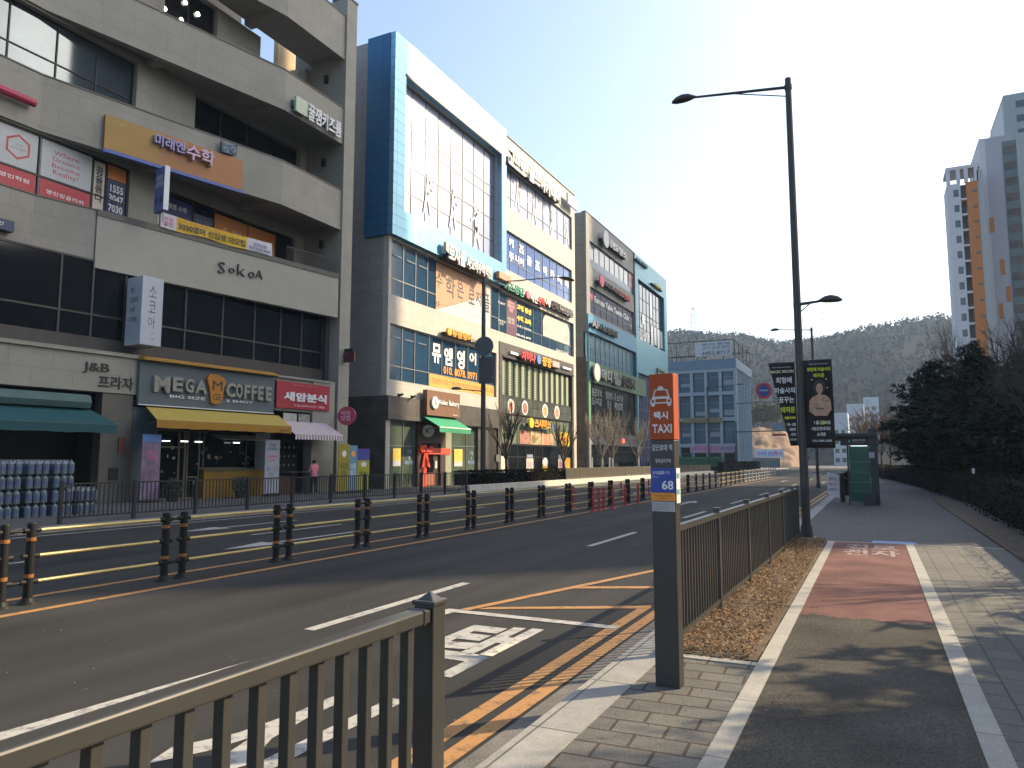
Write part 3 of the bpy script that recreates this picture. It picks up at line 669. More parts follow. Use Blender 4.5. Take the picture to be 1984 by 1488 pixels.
# bands
def band(z0, z1, y0=4.0, cut=None):
    o = [(-26.3, y0), (-26.3, 15.1), (-24, 24.7), (-24, 28.9)]
    if cut: o = [(-26.3, y0), (-26.3, 15.1), (-25.82, 17.1)]
    m = MB(); t = .34
    for (a, b), (c, d) in zip(o, o[1:]): m.prism([(a,b,z0),(c,d,z0),(c-t,d,z0),(a-t,b,z0)], (0,0,z1-z0))
    ob = m.build('balcony_band', STONE1, B1)
    c = MB()
    for (a, b), (e, d) in zip(o, o[1:]): c.prism([(a+.03,b,z1+.002),(e+.03,d,z1+.002),(e-t,d,z1+.002),(a-t,b,z1+.002)], (0,0,.05))
    c.build('coping', CAPM, ob)
    return ob
for z0, z1 in ((13.42,15.5),(17.98,19.92),(22.62,25.0)):
    ob = band(z0, z1)
    m = MB(); m.prism([(-26.4,15.3,z0+.3),(-24.35,24.7,z0+.3),(-24.35,28.88,z0+.3),(-26.4,28.88,z0+.3)], (0,0,.3))
    m.box(-26.38, -24.36, 24.3, 24.75, z0, z0+.298); m.prism([(-26.38,19.2,z0),(-25.7,19.2,z0),(-25.58,19.6,z0),(-26.38,19.6,z0)], (0,0,.298))
    m.build('soffit', SHADE, ob)
band(8.95, 11.02, cut=True)
MB().prism([(-26.4,13.5,9.15),(-25.9,17.1,9.15),(-24.2,28.8,9.15),(-26.4,28.8,9.15)], (0,0,.3)).build('soffit', SHADE, B1)
# sign panel band over the second floor, with its dark coping and balustrade
sp_ = MB(PS.M).box(-.22, .10, 0.02, 11.8, 8.82, 10.82).build('sign_band', PLAIN, B1)
MB(PS.M).box(-.26, .13, 0, 11.8, 10.822, 11.06).build('coping', mat('coping_dark', (.085,.08,.072), .5), sp_)
m = MB(PS.M); m.box(-.08, -.04, 8.7, 11.7, 11.75, 11.80)
for i in range(28): m.box(-.07, -.05, 8.72+i*.108, 8.745+i*.108, 11.062, 11.75)
m.build('balustrade', RAILB, B1)
# core walls
holes = [(4,18.87,15.6,17.9),(21.75,28.4,15.4,17.92),(19.95,22.75,20.0,22.55),(25.4,28.6,20.2,22.7),(4,18.8,11.05,13.35),(20.2,28.2,11.05,13.1)]
core = MB().holes(-26.9, -26.4, 4, 28.9, 9.0, 22.6, holes).build('wall', STONE1, B1)
MB().box(-40, -27.35, 4, 25.0, 5.4, 25.8).box(-40, -27.35, 25.002, 28.9, 5.4, 19.9).box(-40, -29.0, 4, 28.9, 0, 5.39).box(-27.3,-26.95,25.1,25.4,19.9,22.6).build('wall', STONE1, B1)
MB().box(-26.98, -24.45, 24.9, 28.88, 19.6, 19.9).build('terrace_floor', SHADE, B1)
TAN = mat('terrace_tan', (.52,.40,.24), .7)
y_ = Plane(-28.6,0).uz(538, 110)[0]
MB().box(-28.9, -28.6, y_, 30.5, 19.9, 26).box(-28.6,-26.95,28.62,28.9,19.92,22.7).build('terrace_wall', TAN, B1)
glaze(B1, PC, 4, 18.86, 15.6, 17.92, [9.0, 12, 14.05, 15.75, 17.3], [16.35], glass('glass_sky_dark', (.10,.13,.15), .04, metal=.55), DARKM, -.3)
glaze(B1, PC, 21.77, 28.38, 15.42, 17.93, [23.4, 25.0, 26.6], [], G_DARK, DARKM, -.3)
w5 = glaze(B1, PC, 19.97, 22.73, 20.02, 22.54, 2, [], mat('glass_clear_dark', (.012,.012,.013), .1), DARKM, -.3)
for x, y in ((326,14),(366,2),(390,25),(358,36)):
    u, z = PC.uz(x, y); MB().disc((-26.62, u, z), (1,0,0), .10, .02, 12).build('ceiling_light_on_pane', mat('ceiling_lamp', (1,.96,.88), .5, emit=5), w5)
w3 = glaze(B1, PC, 4, 18.78, 11.07, 13.33, [8, 11, 13.1, 15.28, 17.3, 17.85], [11.85], G_DARK, DARKM, -.12)
w3b = glaze(B1, PC, 20.22, 28.18, 11.07, 13.1, [22.0, 23.15, 25.2, 27.05], [], G_DARK, DARKM, -.2)
# films and posters on the third floor windows
def film(par, pl, x0, y0, x1, y1, m, d, nm='window_film', th=.006):
    u0, u1, z0, z1 = pl.rect(x0, y0, x1, y1, d); return MB(pl.M).box(d, d+th, u0, u1, z0, z1).build(nm, m, par)
def zfilm(par, pl, u0, u1, z0, z1, m, d, nm='window_film', th=.006): return MB(pl.M).box(d, d+th, u0, u1, z0, z1).build(nm, m, par)
FW_ = paint('film_white', (.42,.45,.46), .45); FR = paint('film_red', (.40,.03,.045), .45); FN = paint('film_navy', (.02,.03,.12), .4); FO = paint('film_orange', (.52,.18,.035), .45)
zfilm(w3, PC, 10.5, 15.22, 11.9, 13.28, FW_, -.10); zfilm(w3, PC, 10.5, 15.22, 11.12, 11.88, FR, -.10); zfilm(w3, PC, 15.36, 17.26, 11.9, 13.28, FW_, -.10); zfilm(w3, PC, 15.36, 17.26, 11.12, 11.8, FR, -.10)
zfilm(w3, PC, 17.36, 17.80, 11.3, 13.2, paint('film_cream', (.50,.46,.38), .45), -.10); zfilm(w3, PC, 17.92, 18.7, 12.7, 13.25, FO, -.10); zfilm(w3, PC, 17.92, 18.7, 11.2, 12.68, FN, -.10)
hx = MB(); c_ = PC.pt(-.09, 14.55, 12.62)
for i in range(6):
    a, b = 2*math.pi*i/6+.52, 2*math.pi*(i+1)/6+.52
    P_ = lambda r, t: c_ + V((0, math.cos(t)*r, math.sin(t)*r))
    hx.quad(P_(.46,a), P_(.46,b), P_(.38,b), P_(.38,a))
hx.build('hexagon_emblem', FR, w3)
LZ(PC, 'the\nyoungin', LETG, w3, 14.3, 14.82, 12.5, 12.75, -.09, bold=0); LZ(PC, '영인학원', LETW, w3, 14.0, 15.0, 11.42, 11.58, -.09)
LZ(PC, 'Where\nDreams\nBecome\nReality!', FR, w3, 15.75, 16.8, 12.05, 13.0, -.09, bold=.0); LZ(PC, '영인잉글리쉬', LETW, w3, 15.6, 17.0, 11.3, 11.46, -.09)
LZ(PC, '꿈\n을\n품\n다', LETD, w3, 17.42, 17.74, 11.6, 13.0, -.09, bold=.03); LZ(PC, '1555\n3047\n7030', LETW, w3, 18.0, 18.62, 11.4, 12.5, -.09, bold=.03)
zfilm(w3b, PC, 20.3, 21.95, 11.1, 12.9, FN, -.17); zfilm(w3b, PC, 22.06, 23.1, 11.1, 12.6, paint('film_blue_grey', (.05,.075,.14), .4), -.17); zfilm(w3b, PC, 23.22, 27.0, 11.1, 12.95, FO, -.17)
LZ(PC, '미래엔 수학', LETW, w3b, 20.5, 21.7, 12.4, 12.65, -.16); LZ(PC, '개념 심화\n내신 대비\n수능 대비', LETG, w3b, 20.5, 21.6, 11.5, 12.1, -.16, bold=0); LZ(PC, '초등 중등\n고등 수학\n영재 과학', LETG, w3b, 22.2, 22.95, 11.5, 12.4, -.16, bold=0)
LO2 = paint('film_letter', (.66,.36,.18), .5); LZ(PC, '수학', LO2, w3b, 23.5, 24.9, 11.9, 12.45, -.16, bold=.03); LZ(PC, '내신', LO2, w3b, 25.3, 26.1, 11.7, 12.3, -.16, bold=.03); LZ(PC, '수학', LO2, w3b, 26.25, 26.95, 11.6, 12.2, -.16, bold=.03)
# end wall (fin) with small lamps
fin = MB().box(-40, -27.4, 28.9, 29.72, 0, 19.9).box(-27.398, -23.9, 28.9, 29.72, 0, 26.1).build('end_wall', STONE1, B1); MB().box(-24.9, -23.86, 28.86, 29.76, 26.102, 26.2).build('coping', CAPM, fin)
for x, y in ((624,144),(615,305),(607,465)):
    z = Plane(-25,0).uz(x, y)[1]; MB().box(-25.25, -25.05, 28.74, 28.9, z-.2, z+.2).build('wall_lamp', DARKM, fin)
MB().box(-27.3, -26.4, 4, 25, 25.0, 26.6).build('parapet', STONE1, B1)
# second floor glazing, recessed
BRN = mat('mullion_brown', (.05,.043,.04), .5, .2); BRS = mat('sill_brown', (.042,.037,.035), .5, var=.2)
g2 = glaze(B1, PG, -14, 10.1, 6.15, 9.12, [-10.5,-7.5,-4.9,-2.6,-1.45,-.2,.95,2.4,4.2,5.9,7.4,8.7], [7.05], G_DARK, BRN, -.75, .07)
MB(PG.M).box(-.9, -.62, -14, 10.15, 5.62, 6.148).build('sill_wall', BRS, B1)
MB(PG.M).box(-.70, -.5, 10.1, 10.35, 5.6, 9.12).build('jamb', BRS, B1)
# ground floor; its colours are darkened to stand in for street-level shade
fas = MB(PG.M).box(-.45, 0, -14, .06, 4.14, 5.5).build('fascia', STONE1, B1); MB(PG.M).box(-.6, .10, -14, .06, 5.502, 5.64).build('cornice', STONE1, fas)
LT(PG, 'J&B', LETD, fas, 161, 700, 211, 727, .01, .015, bold=.012); LT(PG, '프라자', LETD, fas, 191, 726, 257, 757, .01, .015, bold=.012)
MB(PG.M).box(-3.2, -3.0, -14, 10.3, 0, 5.6).box(-3.0, -.1, -.5, -.2, 0, 4.1).box(-3.0, -.3, 6.7, 6.85, 0, 3.9).box(-3.0,-.46,-14,10.2,4.2,4.4).build('shop_inner_wall', mat('shop_dark', (.018,.017,.016), .8, var=.3), B1)
pil = MB(PG.M).box(-.55, -.06, -1.22, -.05, 0, 4.138).build('pillar', mat('pillar_stone', (.10,.095,.08), .6, var=.1), B1)
MB(PG.M).box(-.06, -.02, -.55, -.28, 1.95, 2.5).build('fire_hose_box', mat('plate_rust', (.16,.05,.035), .5), pil); MB(PG.M).box(-.06, -.03, -.85, -.5, .95, 1.4).build('meter_plate', BLACK, pil); MB(PG.M).box(-.06, -.035, -.95, -.6, 3.0, 3.04).build('name_strip', LETG, pil)
LZ(PG, '라마음내과 의원', LETD, pil, -.95, -.5, 3.06, 3.1, -.055, bold=0)
MB(PG.M).box(-.5, .05, 8.85, 10.3, 0, 5.55).build('pillar', STONE1, B1)
MB(PG.M).box(-.5, -.02, 6.62, 8.848, 3.95, 5.45).build('fascia', STONE1, B1)
# ---- signs of the nearest building
def signboard(nm, label, pl, x0, y0, x1, y1, m, d0, d1, cat='shop sign', bev=0):
    u0, u1, z0, z1 = pl.rect(x0, y0, x1, y1, d1); o = MB(pl.M).box(d0, d1, u0, u1, z0, z1).build(nm, m, bevel=bev); return tag(o, label, cat), (u0, u1, z0, z1)
og, q = signboard('shop_sign', 'long orange and ochre maths academy sign with blue lower edge', PA, 205, 221, 469, 369, mat('sign_orange', (.37,.15,.04), .5, var=.03), .02, .16)
u0, u1, z0, z1 = q; zb = z0 if z0 > 13.3 else 13.45
MB(PA.M).box(.161, .166, u0, u0+(u1-u0)*.36, z0+.02, z1-.02).build('ochre_field', paint('sign_ochre', (.34,.195,.03), .5), og); MB(PA.M).box(.03, .19, u0-.02, u1+.02, z0-.13, z0-.002).build('blue_edge', paint('sign_edge_blue', (.05,.10,.36), .4), og)
LT(PA, '미래엔', paint('letter_violet', (.33,.30,.50), .5), og, 294, 262, 350, 303, .17, .09, bold=.02); LT(PA, '수학', paint('letter_pinkwhite', (.62,.42,.50), .5), og, 354, 282, 406, 328, .17, .12, bold=.02); LT(PA, '수학의 미래를\n여는 교육', paint('letter_ochre', (.5,.36,.10), .5), og, 212, 233, 240, 250, .168, bold=0)
em = MB(); cpt = [PA.pt(.1, *PA.uz(x, y)) for x, y in ((424,275),(434,283),(446,284),(455,283),(453,303),(440,302),(424,297))]
em = MB().prism(cpt, PA.n*.14).build('shop_emblem', paint('emblem_navy', (.03,.07,.11), .5)); tag(em, 'small navy eared emblem with two ring eyes above the orange sign', 'shop emblem')
for x in (432, 446):
    u, z = PA.uz(x, 293); MB().disc(PA.pt(.25, u, z), PA.n, .13, .02, 16).build('ring', paint('ring_grey', (.20,.27,.33), .5), em); MB().disc(PA.pt(.272, u, z), PA.n, .07, .012, 14).build('pupil', MC['emblem_navy'], em)
ks, q = signboard('shop_sign', 'green lettered kids room sign on the upper balcony band', PR, 560, 185, 656, 250, DARKM, .03, .05)
bpy.data.objects.remove(ks)
u0 = PR.uz(563, 200)[0]; u1 = PR.uz(657, 240)[0]
ks = MB().box(-23.97, -23.85, u0, u1, 18.30, 18.62).build('shop_sign', paint('sign_deep_green', (.02,.10,.11), .5)); tag(ks, 'white lettered kids room sign with pale square logo on the upper balcony band', 'shop sign')
MB().box(-23.84, -23.72, u0+.08, u0+.85, 18.1, 18.85).build('logo', paint('logo_pale', (.45,.55,.40), .5), ks); LZ(PR, '꿀잼키즈룸', LETW, ks, u0+.95, u1-.1, 18.05, 18.9, .16, .05, bold=.02)
vb = thing('blade_sign', 'navy and white upright blade sign on the third floor balcony', 'shop sign', (-25.2, 18.2, 11.0))
u, z1 = PA.uz(270, 322, .4); zz = PA.uz(300, 430, .4)[1]
MB(PA.M).box(.35, 1.15, 4.0, 4.18, 11.35, 13.1).build('board', paint('blade_blue', (.10,.14,.36), .5), vb); MB(PA.M).box(1.152, 1.17, 3.99, 4.19, 11.34, 13.11).build('edge', WHITE, vb); MB(PA.M).box(.5, .56, 4.06, 4.12, 10.9, 11.348).box(.95, 1.0, 4.06, 4.12, 10.9, 11.348).build('post', ALU, vb)
letter('미래엔\n수학학원', LETW, vb, PA.pt(.4, 3.985, 12.3), PA.n, (0,0,1), .68, .5, 0)
for k_ in (.55, .95): MB().disc(PA.pt(k_, 3.985, 11.8), -PA.t, .13, .006, 14).build('ring', MC['emblem_navy'], vb)
yb = thing('sale_banner', 'yellow cloth banner with white end panels hung along the balcony coping', 'banner', (-25, 23, 10.9))
u0, _ = PS.uz(312, 430, .2); u1, _ = PS.uz(528, 480, .2)
m = MB(PS.M); n = 16
for i in range(n+1):
    u = u0 + (u1-u0)*i/n; m.v += [PS.pt(.17+.02*math.sin(i*1.3), u, 11.02-.03*math.sin(i*.8)), PS.pt(.16+.02*math.sin(i*1.1), u, 11.62-.05*math.sin(math.pi*i/n))]
for i in range(n): m.f.append([2*i, 2*i+2, 2*i+3, 2*i+1]); m.m.append(0 if 2 <= i < 12 else 1)
m.build('cloth', [paint('cloth_yellow', (.62,.40,.02), .7), paint('cloth_white', (.56,.55,.60), .7)], yb)
L_ = u1-u0; LZ(PS, '3030영어 신입생 대모집', LETD, yb, u0+L_*.14, u0+L_*.73, 11.1, 11.40, .20, bold=.02); LZ(PS, '초등 중등 파닉스 내신', LETR, yb, u0+L_*.14, u0+L_*.5, 11.44, 11.53, .20, bold=0)
LZ(PS, '김포3030\n010.2030.3030', LETN, yb, u0+L_*.77, u0+L_*.98, 11.1, 11.45, .20, bold=.01); LZ(PS, '수강\n할인', paint('letter_pink', (.5,.1,.2), .5), yb, u0+L_*.02, u0+L_*.10, 11.1, 11.5, .20)
sk = thing('shop_sign', 'thin dark hand drawn letters S o k o A on the pale sign band', 'shop sign', (-24.8, 23, 9.7))
for ch, x0, y0, x1, y1 in (('S',420,507,432,532),('o',440,519,451,531),('k',457,512,471,537),('o',478,526,489,541),('A',492,523,505,542)): LT(PS, ch, LETD, sk, x0, y0, x1, y1, .105, .03, bold=-.012)
lb = thing('blade_sign', 'white upright light box sign with three large Korean letters beside the second floor', 'shop sign', (-24.4, 18.8, 6.0))
u0, z1 = PG.uz(277, 541, .55); u1, z0 = PG.uz(312, 660, .55)
MB(PG.M).box(-.45, .55, u0, u1, 6.0, 8.62).build('box', paint('lightbox_white', (.44,.47,.53), .4, .02), lb, bevel=.01)
for i, ch in enumerate('소코아'): LZ(PG, ch, LETD, lb, u0+.28, u1-.28, 7.85-.6*i, 8.3-.6*i, .553, bold=-.008)
letter('∧', LETG, lb, PG.pt(.553, u0+.38, 6.40), PG.t, (0,0,1), .25, .1, 0, bold=-.01); letter('●', LETG, lb, PG.pt(.553, u0+.46, 6.2), PG.t, (0,0,1), .07, .07, 0)
for i, s_ in enumerate(('핸드', '드립커피', '수제', '디저트')): letter(s_, LETD, lb, PG.pt(-.2, u0-.003, 8.0-.38*i), PG.n, (0,0,1), .5 if len(s_) > 2 else .3, .22, 0, bold=.01)
letter('sokoa', LETG, lb, PG.pt(-.2, u0-.003, 6.3), PG.n, (0,0,1), .4, .06, 0, bold=0)
# coffee shop signboard, dimness of the ground floor mixed into its colours
mg, q = signboard('shop_sign', 'grey coffee shop signboard with raised cream letters and orange cup emblem', PG, 272, 697, 530, 802, mat('sign_greyblue', (.08,.11,.128), .5, var=.04), .02, .17)
u0, u1, z0, z1 = q
MB(PG.M).box(.171, .19, u0, u1, z0, z0+.035).build('light_strip', LETW, mg); MB(PG.M).prism([(-.05,u0,z1+.002),(.42,u0,z1+.002),(.42,u0,z1+.06),(-.05,u0,z1+.20)], (0,u1-u0,0)).build('top_trim', paint('trim_ochre', (.36,.19,.025), .5), mg)
CRM = paint('letter_cream', (.25,.25,.215), .5); cw = u1-u0
for ch, x0, x1, y0, y1 in (('M',291,320,728,762),('E',327,345,731,760),('G',351,366,734,762),('A',370,392,737,764),('C',430,447,742,771),('O',449,461,744,772),('F',465,475,746,774),('F',479,488,747,775),('E',492,501,748,776),('E',507,517,750,778)): LT(PG, ch, CRM, mg, x0, y0, x1, y1, .172, .07, bold=.03)
LT(PG, 'BIG SIZE', LETW, mg, 323, 765, 391, 776, .172, .02, bold=.01); LT(PG, '2 SHOT', LETW, mg, 432, 774, 484, 783, .172, .02, bold=.01)
cup = [PG.pt(.172, *PG.uz(x, y)) for x, y in ((393,733),(398,726),(415,727),(428,735),(429,745),(426,750),(421,780),(411,784),(401,780),(398,752))]
MB().prism(cup, PG.n*.12).build('cup_emblem', paint('cup_orange', (.40,.16,.006), .5), mg); LT(PG, 'M', LETD, mg, 404, 738, 422, 758, .294, .004, bold=0); LT(PG, 'GE', LETD, mg, 404, 763, 420, 777, .294, .004, bold=-.005)
rs_, q = signboard('shop_sign', 'red snack shop sign with four white Korean letters', PG, 537, 737, 638, 797, mat('sign_crimson', (.34,.02,.04), .45, var=.03), .02, .12)
LT(PG, '새암분식', LETW, rs_, 546, 758, 628, 783, .123, .02, bold=.04); LT(PG, '엄마 손맛  전통 국수', paint('letter_gold', (.5,.4,.2), .5), rs_, 565, 745, 612, 752, .123, bold=0); LT(PG, 'T.32-5599-2195  배달', LETW, rs_, 566, 783, 625, 792, .123, bold=0)
MB(PG.M).box(.0, .10, 6.68, 10.05, 5.46, 5.56).build('trim', CRM, rs_)
ns, q = signboard('shop_sign', 'navy academy sign cut by the left edge of the photo', PLf, -60, 405, 27, 450, paint('sign_navy', (.03,.05,.11), .5), .03, .3)
u0, u1, z0, z1 = q; LZ(PLf, '이든 사고력\nACADEMY', LETW, ns, u1-1.5, u1-.35, z0+.12, z1-.12, .305, .01)
nr, q = signboard('shop_sign', 'pinkish red tube sign near the top left corner of the photo', PLf, -60, 168, 61, 203, paint('sign_rose', (.40,.04,.08), .5), .05, .25, bev=.05); bpy.data.objects.remove(nr)
nr = MB().bar((-26.05, 11.5, 14.22), (-26.05, 14.75, 14.22), .15, n=12).build('shop_sign', MC['sign_rose'], smooth=False); tag(nr, 'pinkish red tube sign near the top left corner of the photo', 'shop sign')
bs2 = thing('blade_sign', 'small dark red blade sign on the end wall by the second floor', 'shop sign', (-23.5, 29.3, 7)); MB().box(-23.86, -23.2, 29.2, 29.35, 6.6, 7.1).build('board', paint('blade_maroon', (.08,.02,.025), .5), bs2); MB().box(-23.86, -23.3, 29.25, 29.3, 7.12, 7.3).build('bracket', DARKM, bs2)
cs = thing('round_sign', 'round crimson sign on a bracket between the two nearest buildings', 'shop sign', (-23.2, 29.5, 3)); u, z = PR.uz(670, 806, .7)
MB().disc((-23.2, u, z), (.3,-1,0), .46, .12, 26).build('board', paint('sign_ruby', (.38,.02,.06), .4), cs); letter('해장\n맛집', paint('letter_rose', (.7,.35,.45), .5), cs, (-23.44, u-.215, z-.24), (1,.3,0), (0,0,1), .52, .48, 0, bold=.02); MB().bar((-23.9,u+.1,z), (-23.3,u+.1,z), .03, n=6).build('bracket', DARKM, cs)
# awnings
def awning(label, m, mv, x0, x1, ztop, zfr, out, val=.22, d0=.15, lean=0.0, extra=None, ucoords=None, pl=PG):
    u0, u1 = ucoords; t = thing('awning', label, 'awning', tuple(pl.pt(0, (u0+u1)/2, zfr)), 'awnings over the shop fronts')
    nseg = 14
    mb = MB(pl.M)
    for i in range(nseg):
        a, b = u0+(u1-u0)*i/nseg, u0+(u1-u0)*(i+1)/nseg
        mb.mi = i % 2 if isinstance(m, list) else 0
        mb.prism([(d0,a,ztop),(d0+out,a+lean,zfr),(d0+out,b+lean,zfr),(d0,b,ztop)], (0,0,.02))
    mb.build('canopy', m, t)
    v = MB(pl.M)
    for i in range(nseg):
        a, b = u0+lean+(u1-u0)*i/nseg, u0+lean+(u1-u0)*(i+1)/nseg; v.mi = i % 2 if isinstance(mv, list) else 0
        v.prism([(d0+out+.012,a,zfr-val*(1 if i % 2 else .94)),(d0+out+.012,b,zfr-val*(1 if i % 2 else .94)),(d0+out+.012,b,zfr+.015),(d0+out+.012,a,zfr+.015)], (.015,0,0))
    v.build('valance', mv, t)
    f = MB(pl.M)
    for u in (u0+.1, u1-.1): f.bar((d0-.1,u,zfr-.1), (d0+out-.05,u+lean,zfr-.02), .02, n=6)
    f.bar((d0+out,u0+lean,zfr-.01), (d0+out,u1+lean,zfr-.01), .028, n=8)
    f.build('frame', ALU, t); return t
AWT = paint('awning_teal', (.005,.065,.075), .75, .1); AWT2 = paint('awning_mint', (.055,.11,.105), .7, .1)
a1 = awning('teal awning with rolled mint cover over the grocery at the left edge', AWT, AWT, 0, 0, 3.45, 2.92, 1.1, .32, ucoords=(-12, -1.75), lean=.35)
MB(PG.M).prism([(.0,-12,3.5),(.34,-12,3.5),(.42,-12,3.7),(.30,-12,3.95),(.0,-12,4.0)], (0,10.15,0)).build('roll_cover', AWT2, a1)
YA = paint('awning_yellow', (.38,.29,.055), .7, .05); YB = paint('awning_amber', (.32,.16,.01), .7, .05)
a2 = awning('yellow awning of the coffee shop', YA, YB, 0, 0, 3.68, 3.15, 1.25, .30, ucoords=(.35, 6.7), lean=-.35)
letter('MEGA COFFEE', LETD, a2, PG.pt(1.435, 5.7, 2.93), PG.t, (0,0,1), .5, .06, 0, bold=.01)
PW = paint('stripe_white', (.60,.57,.58), .7); PP_ = paint('stripe_mauve', (.26,.17,.20), .7)
t = thing('awning', 'pink and white striped awning of the snack shop', 'awning', tuple(PG.pt(0, 8.4, 2.8)), 'awnings over the shop fronts'); mb = MB(PG.M); v = MB(PG.M); n = 34
for i in range(n):
    a, b = 6.75+3.0*i/n, 6.75+3.0*(i+1)/n; mb.mi = v.mi = i % 2
    mb.prism([(.1,a,3.45),(1.35,a-.1,2.82),(1.35,b-.1,2.82),(.1,b,3.45)], (0,0,.02)); v.prism([(1.36,a-.1,2.60+.03*(i % 2)),(1.36,b-.1,2.60+.03*(i % 2)),(1.36,b-.1,2.84),(1.36,a-.1,2.84)], (.012,0,0))
mb.build('canopy', [PW, PP_], t); v.build('valance', [PW, PP_], t)
# ---- coffee shop front (frames, door, counter)
FRB = mat('frame_beige', (.12,.105,.07), .5); CNT = paint('counter_yellow', (.22,.13,.008), .5, .15)
ft = B1
glaze(ft, PG, 1.0, 2.35, ZP, 2.9, [1.08, 2.05], [2.2], G_DARK, FRB, -.25, .07, name='door'); glaze(ft, PG, 2.4, 3.0, ZP, 2.9, 1, [1.0], G_DARK, FRB, -.25, .06)
cw_ = MB(PG.M).box(-.6, .05, 3.05, 6.2, ZP, 1.25).build('counter', CNT, ft); MB(PG.M).box(-.62, .12, 3.0, 6.25, 1.252, 1.31).build('counter_top', FRB, cw_)
for i in range(4): MB(PG.M).box(.051, .06, 3.1, 6.15, .3+.24*i, .32+.24*i).build('groove', paint('groove_brown', (.2,.11,.01), .6), cw_)
glaze(ft, PG, 3.05, 6.2, 1.32, 2.9, [3.35, 5.5], [], G_DARK, FRB, -.5, .06)
fl = MB(PG.M).prism([(-.4,3.6,2.75),(.62,3.5,2.52),(.62,5.9,2.52),(-.4,5.9,2.75)], (0,0,.03)).build('hatch_flap', mat('flap_grey', (.25,.25,.25), .5), ft)
MB(PG.M).box(-.5, -.2, .2, 6.4, 2.92, 3.7).build('lintel', mat('lintel_grey', (.06,.065,.07), .5), ft); MB(PG.M).box(-.5,-.15,.02,.95,ZP,3.7).build('jamb', MC['sign_greyblue'], ft)
MB(PG.M).box(-.16, -.10, 5.7, 6.5, 1.3, 2.9).build('jamb', MC['sign_greyblue'], ft)
TUBE = mat('tube_lamp', (1,.97,.9), .5, emit=4)
for u in (1.3, 2.1, 2.75, 4.6): MB(PG.M).box(-.20, -.18, u, u+.32, 2.42, 2.445).build('strip_lamp', TUBE, ft)
for i in range(46):        # cups, posters and stock seen through the glass
    u, z = rnd.uniform(1.1, 5.9), rnd.uniform(.4, 2.1)
    if 3 < u and z < 1.4: continue
    MB(PG.M).box(-.21 if u < 3 else -.46, -.2 if u < 3 else -.45, u, u+rnd.uniform(.05,.16), z, z+rnd.uniform(.05,.2)).build('window_sticker', rnd.choice([paint('st_green', (.02,.10,.05)), paint('st_grey', (.16,.16,.15)), paint('st_orange', (.4,.14,.02)), paint('st_brown', (.07,.04,.02)), paint('st_cream', (.3,.27,.2))]), ft)
sf = B1
MB(PG.M).box(-.9, -.85, 6.86, 8.84, ZP, 3.5).build('back_panel', MC['shop_dark'], sf); MB(PG.M).box(-.6, .1, 6.9, 7.9, ZP, .95).build('stall', mat('stall_brown', (.10,.045,.025), .6), sf); MB(PG.M).box(-.3, .3, 7.4, 8.8, 1.12, 1.15).build('stall_top', ALU, sf)
for i in range(6):
    for j in range(3): MB(PG.M).disc(PG.pt(-.82, 7.1+i*.29, 1.45+.42*j), PG.n, .075, .01, 10).build('menu_disc', paint('menu_pale', (.22,.17,.16)), sf) if False else MB().disc(PG.pt(-.82, 7.1+i*.29, 1.45+.42*j), PG.n, .075, .01, 10).build('menu_disc', paint('menu_pale', (.22,.17,.16)), sf)
MB(PG.M).box(.0, .03, 7.1, 7.9, 3.42, 3.85).build('menu_poster', paint('menu_cream', (.42,.40,.36), .5, .3, sc=8), sf); MB(PG.M).box(.0, .03, 8.0, 8.7, 3.42, 3.85).build('menu_poster', paint('menu_olive', (.26,.26,.22), .5, .4, sc=8), sf)
# standing banners and pavement stuff
def standee(label, px0, y0, px1, y1, m, pl, d, lines=(), name='banner_stand', top=None, foot=None):
    u0, u1, z0, z1 = pl.rect(px0, y0, px1, y1, d); z0 = ZP+.12
    t = thing(name, label, 'banner stand', tuple(pl.pt(d, (u0+u1)/2, ZP)), 'banner stands on the far pavement')
    p = MB(pl.M).box(d, d+.03, u0, u1, z0, z1).build('panel', m, t)
    MB(pl.M).box(d-.2, d+.25, u0+.1, u1-.1, ZP, ZP+.06).bar((d-.02,(u0+u1)/2,ZP), (d-.02,(u0+u1)/2,z1), .015, n=6).build('stand', DARKM, t)
    for s_, m2, a, b, c, e_ in lines: LZ(pl, s_, m2, p, u0+(u1-u0)*a, u0+(u1-u0)*b, z0+(z1-z0)*c, z0+(z1-z0)*e_, d+.033, bold=.01)
    if top: MB(pl.M).box(d+.031, d+.034, u0, u1, z0+(z1-z0)*top[1], z1).build('print', top[0], p)
    return t, (u0, u1, z0, z1)
t, q = standee('pink and lilac ice cream banner stand with blue top beside the coffee shop', 276, 841, 307, 940, paint('print_pink_lilac', (.19,.14,.21), .5, .5, sc=2.2), PG, .9, (('딸기\n라떼', paint('pr_rose', (.5,.1,.2)), .3, .8, .6, .75),), top=(paint('pr_blue', (.10,.22,.48)), .88))
t, q = standee('tall white menu banner stand between the coffee shop and snack shop', 514, 852, 539, 940, paint('print_white', (.31,.33,.38), .5), PG, .9, (('커피\n신메뉴', LETN, .15, .85, .8, .93), ('아메리카노\n2,000', LETR, .12, .88, .58, .72), ('라떼  ○○○\n에이드\n스무디', LETG, .12, .88, .2, .5)))
P30 = Plane(-22.6, 0, 0)
standee('yellow banner stand at the gap between the two nearest buildings', 656, 860, 675, 942, paint('print_yellow', (.28,.24,.012), .5), P30, 0, (('수강생\n모집', LETD, .15, .85, .3, .6), ('●', LETW, .3, .7, .72, .86)))
standee('pale blue banner stand in the middle of the three by the gap', 677, 863, 690, 942, paint('print_paleblue', (.13,.27,.37), .5), P30, 0, (('여름\n특강', LETW, .15, .85, .3, .6), ('●', LETO, .25, .75, .75, .88)))
